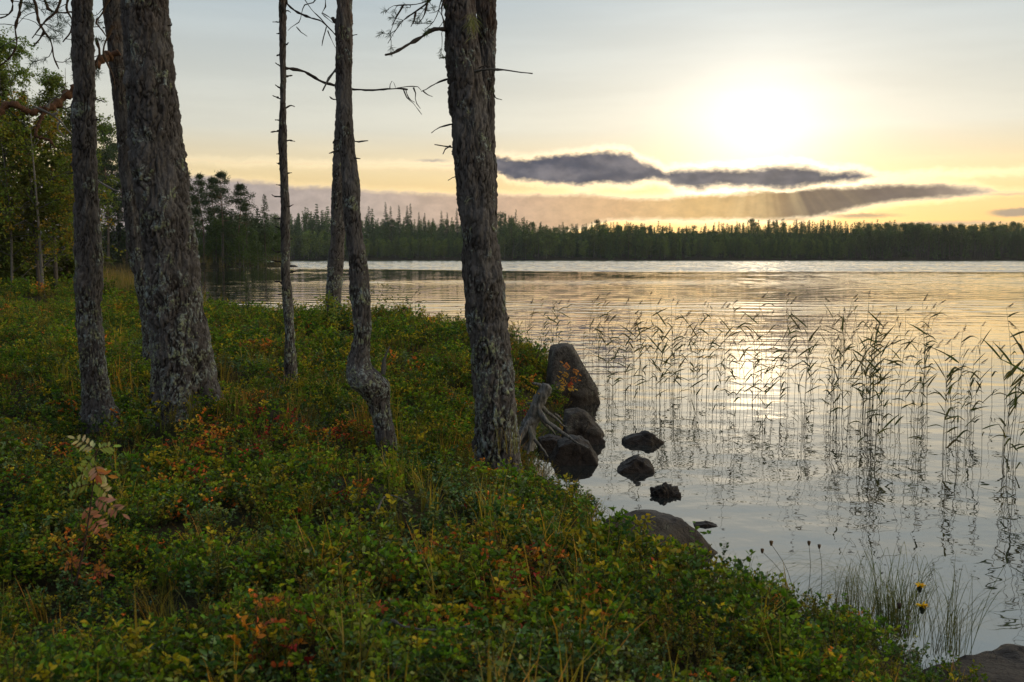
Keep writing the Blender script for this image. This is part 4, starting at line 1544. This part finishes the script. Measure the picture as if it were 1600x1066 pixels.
s6 = again(s5, 'young spruce at the foot of the left edge spruces', g, on_ground(-4, 32.0), 1.2, 1.0)
again(s5, 'young spruce just left of the leftmost pine trunk', g, on_ground(104, 34.5), 1.5, 3.0)
again(s1, 'tall spruce close behind the leftmost pine trunk', g, on_ground(118, 37), .95, 1.2)
g = 'leafy trees at the left edge'
b1 = plant_tree(birch_parts(9.6, 2.6, 12000, .095, bark=(.2, .19, .18), cols=[(.11, .17, .03), (.13, .18, .04), (.15, .18, .03)], limbs=18, bare=.38, hang=True), 'birch_tree', 'airy green birch rising above the spruces at upper left', g, on_ground(40, 36.5))
again(b1, 'second green birch crown at the very left edge', g, on_ground(-30, 38), 1.04, 2.2)
again(b1, 'third green birch crown just left of the leftmost pine trunk', g, on_ground(96, 40), .95, 4.0)
plant_tree(birch_parts(6.6, 2.0, 5000, .10, bark=(.16, .15, .14), cols=[(.22, .23, .028), (.30, .20, .025), (.13, .19, .028), (.18, .23, .03)], limbs=14, bare=.25, hang=True), 'birch_tree', 'yellowing birch with orange leaves among the left spruces', g, on_ground(66, 30.4))
plant_tree(birch_parts(5.6, 1.8, 4000, .10, bark=(.16, .15, .14), cols=[(.18, .22, .03), (.26, .19, .025), (.12, .18, .03)], limbs=12, bare=.2, hang=True), 'birch_tree', 'smaller birch with dull yellow leaves at the left edge', g, on_ground(16, 30.8))

# trees on the shore across the bay
g = 'trees on the wooded point across the bay'
pp = [pine_parts(16, 2.0, .40, 40, .30), pine_parts(17, 1.9, .44, 38, .30), pine_parts(15, 2.3, .38, 42, .30)]
protoP = []
bays = [(293, 258, 156, 0, 'tall pine on the wooded point, half hidden by the widest trunk'), (318, 264, 157, 1, 'tall pine with bare straight trunk, second on the wooded point'),
        (337, 271, 160, 2, 'pine with layered boughs in the middle of the wooded point'), (348, 261, 157, 0, 'tallest broad-crowned pine on the wooded point'),
        (375, 281, 157, 2, 'wide flat-topped pine right of the tallest one on the wooded point'), (386, 312, 160, 1, 'shorter pine beside the flat-topped one on the wooded point'),
        (306, 300, 164, 1, 'shorter pine at the back of the wooded point')]
hts = [16, 17, 15]
for px, ytop, Y, k, lab in bays:
    L0 = on_ground(px, Y)
    hh = (at(px, ytop, Y)[2] - L0[2])
    if len([q for q in protoP if q[0] == k]) == 0:
        o = plant_tree(pp[k], 'pine_tree', lab, g, L0, hh / hts[k], rng.uniform(0, 6))
        protoP.append((k, o))
    else:
        again([q for q in protoP if q[0] == k][0][1], lab, g, L0, hh / hts[k], rng.uniform(0, 6))
L0 = on_ground(415, 162)
plant_tree(spruce_parts(12, 2.3, 24, 8, .45, .35, 5, (.044, .070, .024)), 'spruce_tree', 'lone dark spruce standing apart at the right of the wooded point', g, L0, (at(415, 303, 162)[2] - L0[2]) / 12)
bir = birch_parts(7, 2.0, 1500, .28, (.075, .12, .028), (.2, .19, .18), .1)
bo = None
labs = ['bushy green birch under the pines of the wooded point', 'low leafy birch at the tip of the wooded point']
for k, px in enumerate([282, 296, 308, 322, 334, 346, 358, 368, 380, 392, 402, 412, 420, 428, 434]):
    Y = 158 + rng.uniform(-1.5, 6) + max(0, (px - 400) * .2)
    lab = labs[1] if px > 410 else labs[0]
    sc_ = rng.uniform(.65, 1.15) * (.85 if px > 405 else 1)
    if bo is None:
        bo = plant_tree(bir, 'birch_tree', lab, 'birches on the wooded point', on_ground(px, Y), sc_)
    else:
        again(bo, lab, 'birches on the wooded point', on_ground(px, Y), sc_, rng.uniform(0, 6))
ys = spruce_parts(8, 1.9, 22, 8, .45, .04, 5, (.036, .060, .022))
yo = None
for k, px in enumerate([288, 302, 315, 329, 341, 353, 364, 378, 396, 404]):
    Y = 164 + rng.uniform(-1, 6)
    if yo is None:
        yo = plant_tree(ys, 'young_spruce', 'dark young spruce in the undergrowth of the wooded point', 'young spruces on the wooded point', on_ground(px, Y), .9)
    else:
        again(yo, 'dark young spruce in the undergrowth of the wooded point', 'young spruces on the wooded point', on_ground(px, Y), rng.uniform(.6, 1.15), rng.uniform(0, 6))

g = 'trees on the far left shore'
left_far = [(169, 184, 152, 0, 'tall dark pine with reddish trunk seen between the two left pine trunks'), (158, 232, 153, 1, 'pine close left of the tall reddish one on the far left shore'),
            (184, 215, 155, 2, 'dense pine right of the tall reddish one on the far left shore'), (198, 236, 153, 1, 'thin pine against the leaning trunk on the far left shore'), (212, 225, 154, 0, 'pine beside the leaning trunk on the far left shore'),
            (136, 225, 150, 2, 'pine behind the leftmost trunk on the far left shore'), (110, 215, 148, 0, 'pine left of the leftmost trunk on the far left shore'), (240, 240, 153, 2, 'pine hidden behind the widest trunk on the far left shore'), (262, 250, 153, 1, 'pine far back behind the widest trunk')]
for px, ytop, Y, k, lab in left_far:
    L0 = on_ground(px, Y)
    hh = at(px, ytop, Y)[2] - L0[2]
    again([q for q in protoP if q[0] == k][0][1], lab, g, L0, hh / hts[k], rng.uniform(0, 6))
for k, px in enumerate([112, 128, 150, 160, 170, 180, 190, 200, 210, 222, 236, 250, 264, 278]):
    again(bo if k % 2 else yo, 'leafy undergrowth tree on the far left shore' if k % 2 else 'young spruce on the far left shore', 'undergrowth on the far left shore', on_ground(px, 151 + rng.uniform(1, 7)), rng.uniform(.8, 1.3), rng.uniform(0, 6))


# the forest along the far shore
def join(parts):
    mb = MB()
    for k, p in enumerate(parts):
        n0 = mb.n
        for i in range(len(p.v)):
            mb.v.append(p.v[i])
            mb.c.append(p.c[i])
        for q in p.q:
            mb.q.append(q + n0)
        for q in p.t:
            mb.t.append(q + n0)
        mb.qm += [np.full(len(q), k) for q in p.q]
        mb.tm += [np.full(len(q), k) for q in p.t]
        mb.n += p.n
    return mb


def far_forest():
    kinds = [join(spruce_parts(14, rng.uniform(1.8, 2.7), 20, 8, .9, .04, 3, (.075, .125, .035))) for k in range(4)] \
        + [join(pine_parts(14, 2.3, .42, 20, .55, (.085, .125, .035), (.13, .10, .08), 4, 12)) for k in range(3)] \
        + [join(birch_parts(11, 2.6, 900, .6, (.13, .18, .04), (.20, .19, .18), .18)) for k in range(3)]
    coll = variants('far_tree', kinds, [M_FARBARK, M_LEAF])
    P, S, I = [], [], []
    for row, (s0, cnt) in enumerate([(1.5, 210), (5, 200), (9, 190), (14, 190), (20, 190), (28, 190), (38, 190), (50, 190), (64, 180), (80, 180)]):
        for k in range(cnt):
            px = 330 + (1960 - 330) * (k + rng.uniform(0, 1)) / cnt
            Y = 418
            for it in range(6):
                x = (px - 800) / F * Y
                Y += (s0 - float(shore_dist(np.array([x]), np.array([Y]))[0])) * .9
            Y += rng.uniform(-2, 2)
            x = (px - 800) / F * Y
            if shore_dist(np.array([x]), np.array([Y]))[0] < .6:
                continue
            left = np.clip((860 - px) / 120, 0, 1)
            u = rng.uniform()
            if row < 4:
                if px < 800:
                    i = 7 + int(u * 3) if u < .8 or row < 2 else int(u * 4)
                    i = 7 + rng.integers(3) if u < .75 else rng.integers(4)
                elif px > 1330:
                    i = 4 + rng.integers(3) if u < .75 else rng.integers(4)
                else:
                    i = 7 + rng.integers(3) if u < .42 else (4 + rng.integers(3) if u < .6 else rng.integers(4))
                s = rng.uniform(.62, .95)
            else:
                i = rng.integers(4) if u < (.85 if px < 1330 else .4) else 4 + rng.integers(3)
                s = rng.uniform(.72, 1.0) * (1 + .26 * left)
            if 1000 < px < 1330:
                s *= .95
            if px > 1330 and row > 3:
                s *= .90
            P.append((x, Y, gz(x, Y) - .1))
            S.append(s)
            I.append(i)
    n = len(P)
    PA = np.array(P)
    S = np.array(S) * (1 + .22 * fbm(PA * np.array((.035, .05, 0)) + 5, 3, 91))
    rot = np.stack((rng.normal(0, .02, n), rng.normal(0, .02, n), rng.uniform(0, 6.28, n)), 1)
    scatter('far_forest', coll, P, rot, S, I, 'dark continuous forest of spruce, pine and birch along the far shore', 'forest')


far_forest()
tops = [(441, 338), (577, 322), (603, 316), (611, 322), (624, 321), (637, 321), (642, 318), (655, 331), (664, 333), (690, 329), (699, 332), (714, 325), (790, 334), (795, 335), (806, 327), (560, 330), (520, 333), (484, 346), (498, 348)]
fs = [spruce_parts(22, rng.uniform(2.3, 2.8), 30, 8, .8, .08, 3, (.05, .08, .035)) for k in range(2)]
fo = []
for k, (px, yt) in enumerate(tops):
    Y = 455 + rng.uniform(-8, 15)
    L0 = on_ground(px, Y)
    s = (at(px, yt, Y)[2] - L0[2]) / 22
    side = 'left of the crooked pine' if px < 530 else ('between crooked and twin pines' if px < 720 else 'right of the twin-stemmed pine')
    lab = 'tall dark spruce spire above the far forest, ' + side
    if k < 2:
        fo.append(plant_tree(fs[k], 'tall_spruce', lab, 'tall spruces on the far shore ' + side, L0, s))
    else:
        again(fo[k % 2], lab, 'tall spruces on the far shore ' + side, L0, s, rng.uniform(0, 6))


# ------------------------------------------------------------------ reeds
def reed_parts(h, nleaf, plume, lean, wind=1.0):
    """stem, leaf blades and seed head as separate meshes"""
    top = pt(lean * h, rng.normal(0, .05) * h, h)
    q = smooth_path(np.array([pt(0, 0, -.4), pt(lean * h * .12, 0, h * .35), pt(lean * h * .5, 0, h * .72), top]), 16)
    st = MB()
    tube(st, q, np.linspace(.0034, .0015, 16), 5, (.065, .06, .025))
    leaves = []
    for k in range(nleaf):
        t = .38 + .60 * (k + rng.uniform(0, .7)) / nleaf
        p = q[min(15, int(t * 15))]
        sd = 1 if rng.uniform() < .5 + .28 * wind else -1
        a = rng.normal(0, .6) + (0 if sd > 0 else pi)
        up = rng.uniform(.2, 1.5)
        d = pt(math.cos(a), math.sin(a), up)
        d /= np.linalg.norm(d)
        L = rng.uniform(.14, .33)
        e = p + d * L
        if rng.uniform() < .5:
            mid = p + d * L * .55
            e = mid + (d * pt(1, 1, .2) + pt(0, 0, -.45)) * L * .45
        else:
            mid = (p + e) / 2 + pt(0, 0, .012)
        c = smooth_path(np.array([p, mid, e]), 7)
        T = np.gradient(c, axis=0)
        side = np.cross(T, rdir(1)[0])
        side /= np.linalg.norm(side, axis=1)[:, None] + 1e-9
        wv = rng.uniform(.0065, .012) * np.array([.35, .9, 1, .95, .75, .45, .03])[:, None]
        m_ = MB()
        v = np.concatenate((c - side * wv, c, c + side * wv)) + np.concatenate((np.zeros((7, 3)), np.tile(pt(0, 0, -.002), (7, 1)), np.zeros((7, 3))))
        i = np.arange(6)
        m_.add(v, np.concatenate((np.stack((i, i + 1, i + 8, i + 7), 1), np.stack((i + 7, i + 8, i + 15, i + 14), 1))), col=vary(((.045, .062, .016), (.07, .066, .02))[rng.integers(2)], 1, .25)[0])
        leaves.append(m_)
    pl = None
    if plume:
        pl = MB()
        n = 46
        t = rng.uniform(0, 1, n)
        ax = pt(.75 * wind + rng.normal(0, .3), rng.normal(0, .3), .7)
        ax /= np.linalg.norm(ax)
        L = rng.uniform(.10, .17)
        b = top + ax[None] * (t * L)[:, None] * .8
        d = ax[None] * .9 + rdir(n) * .5 + pt(.35 * wind, 0, -.35)
        blades(pl, b, d, rdir(n), .045 * (1.15 - t * .7), .0042, vary((.06, .043, .03), n, .3), seg=1)
    return st, leaves, pl


PROTO = []
for k in range(30):
    plume = k % 2 == 0
    PROTO.append((reed_parts(rng.uniform(1.15, 1.5) if plume else rng.uniform(.8, 1.35), rng.integers(3, 8) if k < 25 else rng.integers(1, 4), plume, rng.choice([.03, .06, .1, -.03, -.07, .14]) + (0 if k < 26 else rng.choice([.25, -.25]))), plume, {}))


def reed(px, Y, k, s, rz, label, group):
    parts, plume, cache = PROTO[k]
    x = at(px, 600, Y)[0]
    root = empty('reed', (x, Y, 0), label, 'reed', group)
    root.rotation_euler = (rng.normal(0, .03), rng.normal(.0, .05), rz)
    root.scale = (s, s, s)
    if not cache:
        cache['stem'] = parts[0].mesh('reed_stem', M_GRASS)
        cache['leaf'] = [q.mesh('reed_leaf', M_GRASS) for q in parts[1]]
        cache['head'] = parts[2].mesh('reed_head', M_GRASS) if parts[2] else None
    for nm, me in [('stem', cache['stem'])] + [('leaf_blade', q) for q in cache['leaf']] + ([('seed_head', cache['head'])] if cache['head'] else []):
        o = bpy.data.objects.new(nm, me)
        COL.objects.link(o)
        o.parent = root


zones = [((945, 1110), (11.8, 15.5), 64, 'in the patch just right of the tall boulder'), ((1110, 1225), (11, 14.5), 34, 'in the sun glitter on the water'),
         ((1225, 1330), (10.0, 14.5), 40, 'in mid bed, right of the sun glitter'), ((1330, 1450), (9.2, 13.5), 52, 'in the densest reed patch at right'),
         ((1450, 1560), (8.6, 12.5), 22, 'in the sparse reeds near the right edge'), ((1555, 1680), (7.3, 11.0), 26, 'at the right edge of the view'),
         ((795, 945), (14.5, 20), 30, 'beyond the boulder and the bank edge'), ((640, 720), (20, 24), 9, 'behind the bank between the crooked and twin-stemmed pines')]
for (x0, x1), (d0, d1), n, where in zones:
    cl = [rng.uniform(x0, x1) for _ in range(max(3, n // 6))]
    for i in range(n):
        px = rng.uniform(x0, x1) if rng.uniform() < .62 else cl[rng.integers(len(cl))] + rng.normal(0, 9)
        Y = rng.uniform(d0, d1)
        k = int(rng.integers(30))
        lab = ('seeding reed ' if PROTO[k][1] else 'bare-topped reed ') + where
        reed(px, Y, k, rng.uniform(.66, .96), rng.normal(0, .95), lab, ('seeding reeds ' if PROTO[k][1] else 'bare-topped reeds ') + where)


# ------------------------------------------------------------------ small plants one can tell apart
def compound_leaf(root, A, B, Y, org, pairs, size, cols, sag=.01, dy=0):
    """a rowan leaf: a stalk with paired leaflets and one at the end"""
    p, e = at(*A, Y) - org, at(*B, Y + dy) - org
    L = np.linalg.norm(e - p)
    q = smooth_path(np.array([p, (p + e) / 2 + pt(0, 0, sag), e]), 12)
    m_ = MB()
    tube(m_, q, np.linspace(.0012, .0007, 12), 4, (.12, .06, .03), 1)
    ax = (e - p) / L
    sd = np.cross(ax, pt(.15, -.75, .65))
    sd /= np.linalg.norm(sd)
    bb, dd, ll = [], [], []
    for k in range(pairs):
        c = q[int(2 + 9 * k / pairs)]
        for s in (-1, 1):
            bb.append(c)
            dd.append(sd * s + ax * .55 + rng.normal(0, .12, 3))
            ll.append(size * (1 - .3 * abs(k / pairs - .4)) * rng.uniform(.85, 1.1))
    bb.append(q[-1])
    dd.append(ax)
    ll.append(size)
    n = len(bb)
    nm = np.cross(sd, ax)
    blades(m_, bb, dd, np.tile(nm, (n, 1)) + rng.normal(0, .25, (n, 3)), np.array(ll), np.array(ll) * .34, np.concatenate([vary(cols[rng.integers(len(cols))], 1, .2) for _ in range(n)]), 0, .22, .08)
    m_.build('leaf', [M_LEAF, M_STEM], root)


def stem_part(root, pix, Y, org, r0, r1, col=(.05, .03, .025), name='stem'):
    m_ = MB()
    twig(m_, branch_path(pix, Y, org), r0, r1, 24, .1, col, False)
    m_.build(name, M_TWIG, root)


Y = 3.35
org = at(118, 905, Y)
rs = empty('rowan_seedling', org, 'rowan seedling with cream and pink autumn leaves in the dark left foreground', 'seedling')
stem_part(rs, [(118, 915), (128, 870), (138, 815), (144, 770), (148, 730), (151, 703)], Y, org, .0035, .0018)
CRE, YG, PNK, ORA = [(.34, .31, .14), (.42, .36, .19)], [(.22, .28, .06), (.28, .31, .08)], [(.42, .18, .12), (.48, .24, .17)], [(.40, .15, .03), (.3, .1, .05)]
for A, B, n, cs in [((151, 704), (117, 686), 5, CRE), ((149, 708), (126, 742), 6, YG), ((151, 703), (176, 698), 4, YG), ((148, 726), (128, 742), 5, CRE), ((147, 742), (168, 744), 4, CRE + ORA),
                    ((144, 756), (105, 768), 5, YG), ((145, 752), (168, 772), 5, CRE + YG), ((143, 776), (191, 803), 7, PNK), ((126, 790), (163, 832), 7, PNK), ((148, 728), (153, 742), 3, PNK + ORA)]:
    compound_leaf(rs, A, B, Y, org, n, .036, cs, .004, rng.uniform(-.05, .05))
org = at(160, 925, 3.3)
r2 = empty('rowan_seedling', org, 'tiny rowan shoot with orange leaves low in the left foreground', 'seedling')
stem_part(r2, [(160, 935), (158, 910), (158, 892)], 3.3, org, .002, .001)
for B in [(146, 896), (170, 897), (156, 884)]:
    compound_leaf(r2, (158, 893), B, 3.3, org, 3, .022, ORA, .002)
org = at(112, 900, 3.4)
r2 = empty('rowan_seedling', org, 'small orange-leaved shoot below the cream rowan seedling', 'seedling')
stem_part(r2, [(112, 912), (112, 890), (113, 880)], 3.4, org, .002, .001)
for B in [(100, 886), (124, 880), (112, 870)]:
    compound_leaf(r2, (113, 881), B, 3.4, org, 3, .022, ORA, .002)

Y = 12.3
org = at(878, 645, Y)
r3 = empty('rowan_sapling', org, 'small rowan with orange and yellow leaves in front of the tall boulder', 'sapling')
stem_part(r3, [(876, 655), (882, 625), (889, 600), (893, 575)], Y, org, .004, .002)
for A, B, cs in [((892, 578), (880, 568), ORA), ((893, 577), (904, 584), [(.5, .2, .03)]), ((890, 590), (879, 583), [(.5, .28, .04)]), ((889, 592), (902, 594), ORA), ((889, 597), (892, 603), [(.42, .09, .03)]),
                 ((887, 604), (875, 591), [(.5, .28, .04)]), ((885, 606), (897, 608), [(.5, .32, .05)]), ((884, 610), (874, 606), [(.5, .32, .05)])]:
    compound_leaf(r3, A, B, Y, org, 4, .055, cs, .01)
Y = 8.6
org = at(818, 640, Y)
r4 = empty('rowan_sapling', org, 'thin sprig with a yellow leaf beside the dead stump', 'sapling')
stem_part(r4, [(816, 660), (817, 630), (820, 605)], Y, org, .003, .0015)
compound_leaf(r4, (820, 604), (840, 614), Y, org, 5, .025, [(.5, .3, .03)], .0)

Y = 14.2
org = on_ground(506, Y)
r5 = empty('rowan_sapling', org, 'yellow-green rowan sapling at the foot of the grey pine on the bank edge', 'sapling')
stem_part(r5, [(508, 520), (511, 495), (513, 472)], Y, org, .006, .003)
for A, B in [((513, 473), (497, 466)), ((513, 472), (530, 478)), ((512, 476), (500, 482)), ((513, 474), (514, 460)), ((512, 484), (528, 492)), ((511, 490), (496, 496)), ((512, 478), (522, 468)), ((511, 496), (526, 504))]:
    compound_leaf(r5, A, B, Y, org, 5, .07, [(.16, .20, .03), (.22, .22, .03), (.12, .17, .03)], .03)


def sapling(label, stems, Y, leafcol, nleaf, size, name='birch_sapling', spread=.12):
    org = on_ground(stems[0][0][0], Y)
    root = empty(name, org, label, 'sapling')
    for s in stems:
        P = branch_path(s, Y, org)
        m_ = MB()
        twig(m_, P, .006, .0018, 24, .1, (.08, .06, .05), False)
        o = m_.build('stem', M_TWIG, root)
        l_ = MB()
        q = smooth_path(P, 20)
        t = rng.integers(5, 20, nleaf)
        p = q[t] + rng.normal(0, spread, (nleaf, 3)) * pt(1, 1, .6)
        blades(l_, p, rdir(nleaf, -.6, .8), rdir(nleaf), size * rng.uniform(.6, 1.2, nleaf), size * .6, np.concatenate([vary(leafcol[rng.integers(len(leafcol))], 1, .3) for _ in range(nleaf)]))
        l_.build('foliage', M_LEAF, o)
    return root


sapling('slender green willow sapling against the water right of the crooked pine', [[(572, 525), (585, 485), (596, 460), (601, 440)], [(572, 525), (590, 488), (610, 462)], [(570, 520), (574, 480), (586, 445)], [(572, 522), (600, 480), (614, 472)]],
        17.0, [(.13, .17, .03), (.17, .18, .04), (.10, .14, .03)], 46, .042)
sapling('low yellow-leaved sapling at the bank edge left of the crooked pine', [[(548, 520), (545, 480), (548, 455)], [(546, 515), (536, 488), (530, 470)]], 15.5, [(.22, .20, .03), (.15, .17, .03)], 34, .045, spread=.08)
sapling('thin twiggy sapling at the bank edge above the tall boulder', [[(838, 560), (846, 535), (842, 520)], [(838, 560), (852, 540), (858, 530)]], 13.0, [(.05, .08, .02)], 30, .03, spread=.05)


# sedge tussock with long arching blades
def tussock(label, px, py, Y, n, L, spread, name='sedge_tussock', cols=((.07, .095, .025), (.12, .12, .04)), bias=0.0, w=.003):
    org = at(px, py, Y)
    mb = MB()
    for k in range(n):
        a = rng.uniform(0, 2 * pi)
        b = pt(rng.normal(0, .06), rng.normal(0, .04), -.03)
        l = L * rng.uniform(.45, 1.1)
        out = l * rng.uniform(.1, spread)
        dx, dy = math.cos(a) + bias, .6 * math.sin(a)
        h = l * rng.uniform(.55, .9)
        droop = rng.uniform(.15, .75) * out
        q = smooth_path(np.array([b, b + pt(dx * out * .22, dy * out * .22, h * .6), b + pt(dx * out * .6, dy * out * .6, h * .95), b + pt(dx * out * 1.1, dy * out * 1.1, h * .95 - droop)]), 12)
        side = np.cross(np.gradient(q, axis=0), pt(dx, dy, .4))
        side /= np.linalg.norm(side, axis=1)[:, None] + 1e-9
        wt = w * .5 * np.concatenate((np.linspace(1, .9, 6), np.linspace(.8, .05, 6)))[:, None]
        i = np.arange(11)
        mb.add(np.concatenate((q - side * wt, q + side * wt)), np.stack((i, i + 1, i + 13, i + 12), 1), col=vary(cols[rng.integers(len(cols))], 1, .25)[0])
    o = mb.build(name, M_GRASS)
    o.location = tuple(float(q) for q in org)
    return tag(o, label, 'sedge')


tussock('large sedge tussock with long fine arching blades at the lower right water edge', 1395, 985, 4.75, 260, .52, 1.5, bias=-.25)
tussock('looser sedge tussock drooping over the lower right corner rock', 1475, 1015, 4.55, 80, .55, 1.2, bias=.35)
tussock('short green sedge tussock leaning left at the water edge beside the large one', 1330, 955, 5.0, 90, .38, .9, bias=-.4)
tussock('thin wispy sedge beside the broad sloping rock', 1128, 905, 5.8, 30, .30, .6)
tussock('bright tall grass tuft at the foot of the twin-stemmed pine', 800, 700, 6.75, 26, .30, .4, 'grass_tuft', ((.2, .2, .04), (.26, .2, .05)), 0, .005)
tussock('yellowing grass tuft in the central foreground', 690, 935, 3.6, 40, .30, .5, 'grass_tuft', ((.24, .2, .035), (.3, .18, .04)), .2, .005)
tussock('orange grass tuft right of the widest trunk', 365, 650, 6.9, 40, .34, .5, 'grass_tuft', ((.24, .2, .04), (.3, .16, .04)), 0, .005)


def flower(label, base, head, Y, petal, calyx, name, nodding=0, size=.03):
    org = at(*base, Y)
    root = empty(name, org, label, 'flower')
    p = at(*head, Y) - org
    m_ = MB()
    twig(m_, np.array([pt(0, 0, -.05), p * .5 + pt(.01, 0, .01), p]), .0016, .0011, 14, .05, (.06, .06, .03), False)
    m_.build('stem', M_TWIG, root)
    c = MB()
    tube(c, np.array([p - pt(0, 0, .3 * size), p + pt(0, 0, .1 * size), p + pt(0, 0, .45 * size)]), [size * .12, size * .26, size * .3], 10, calyx)
    c.build('calyx', M_STEM, root)
    if petal is not None:
        h = MB()
        n = 34
        a = rng.uniform(0, 2 * pi, n)
        d = np.stack((np.cos(a), np.sin(a), rng.uniform(.1, .9, n)), 1)
        blades(h, np.tile(p + pt(0, 0, .4 * size), (n, 1)), d, np.tile(pt(0, 0, 1), (n, 1)), size * rng.uniform(.45, .75, n), size * .16, vary(petal, n, .15), bend=.15)
        h.build('petals', M_LEAF, root)


flower('upper yellow hawkweed bloom above the sedge tussock', (1398, 1000), (1437, 922), 4.45, (.75, .50, .02), (.03, .035, .02), 'yellow_flower', size=.042)
flower('lower yellow hawkweed bloom above the sedge tussock', (1392, 1005), (1441, 954), 4.4, (.75, .50, .02), (.03, .035, .02), 'yellow_flower', size=.05)
flower('dark closed bud left of the yellow blooms', (1385, 1000), (1405, 948), 4.5, None, (.05, .035, .03), 'flower_bud', size=.035)
flower('dry brown seed head on a tall stalk, left of its pair above the bank', (1245, 935), (1191, 862), 4.9, None, (.10, .06, .03), 'dry_flower', size=.03)
flower('dry brown seed head on a tall stalk, highest of its pair above the bank', (1247, 935), (1205, 850), 4.9, None, (.12, .07, .03), 'dry_flower', size=.032)
flower('dry brown seed head on a straight stalk near the sedge, left of two', (1262, 930), (1264, 850), 4.95, None, (.10, .06, .03), 'dry_flower', size=.03)
flower('dry brown seed head on a straight stalk near the sedge, right of two', (1282, 930), (1280, 855), 4.95, None, (.09, .06, .04), 'dry_flower', size=.028)


def fallen_twig(label, pix, Y, r):
    pts = []
    for px, py in pix:
        q = onz(px, py, .75)
        pts.append(pt(q[0], q[1], gz(q[0], q[1]) + .15))
    pts = np.array(pts)
    m_ = MB()
    twig(m_, pts - pts[0], r, r * .4, 24, .2, (.10, .092, .088))
    o = m_.build('fallen_twig', M_TWIG)
    o.location = tuple(float(v) for v in pts[0])
    tag(o, label, 'twig')


fallen_twig('thin dead twig lying on the shrubs between the widest trunk and the thin trunk', [(332, 512), (350, 522), (366, 536)], 12, .008)
fallen_twig('bent grey twig lying among the shrubs in the middle foreground', [(588, 782), (600, 770), (618, 768), (640, 776)], 4.6, .005)
fallen_twig('pale curved twig lying at the bottom of the central foreground', [(612, 1000), (640, 1030), (690, 1052), (740, 1058)], 2.8, .005)

# ------------------------------------------------------------------ the evening air
def make_haze():
    mb = MB()
    x0, x1, y0, y1, z0, z1 = -960, 960, -960, 960, -2.5, 52
    v = [(x, y, z) for z in (z0, z1) for x, y in ((x0, y0), (x1, y0), (x1, y1), (x0, y1))]
    mb.add(v, [(3, 2, 1, 0), (4, 5, 6, 7), (0, 1, 5, 4), (1, 2, 6, 5), (2, 3, 7, 6), (3, 0, 4, 7)])
    m = bpy.data.materials.new('evening_air')
    m.use_nodes = True
    t = m.node_tree
    t.nodes.remove(t.nodes['Principled BSDF'])
    pv = t.nodes.new('ShaderNodeVolumePrincipled')
    pv.inputs['Color'].default_value = (.9, .92, .95, 1)
    pv.inputs['Density'].default_value = .00013
    pv.inputs['Anisotropy'].default_value = .5
    t.links.new(pv.outputs[0], t.nodes['Material Output'].inputs['Volume'])
    return tag(mb.build('haze', m, smooth=False), 'thin evening haze over the lake', 'haze', kind='stuff')


make_haze()
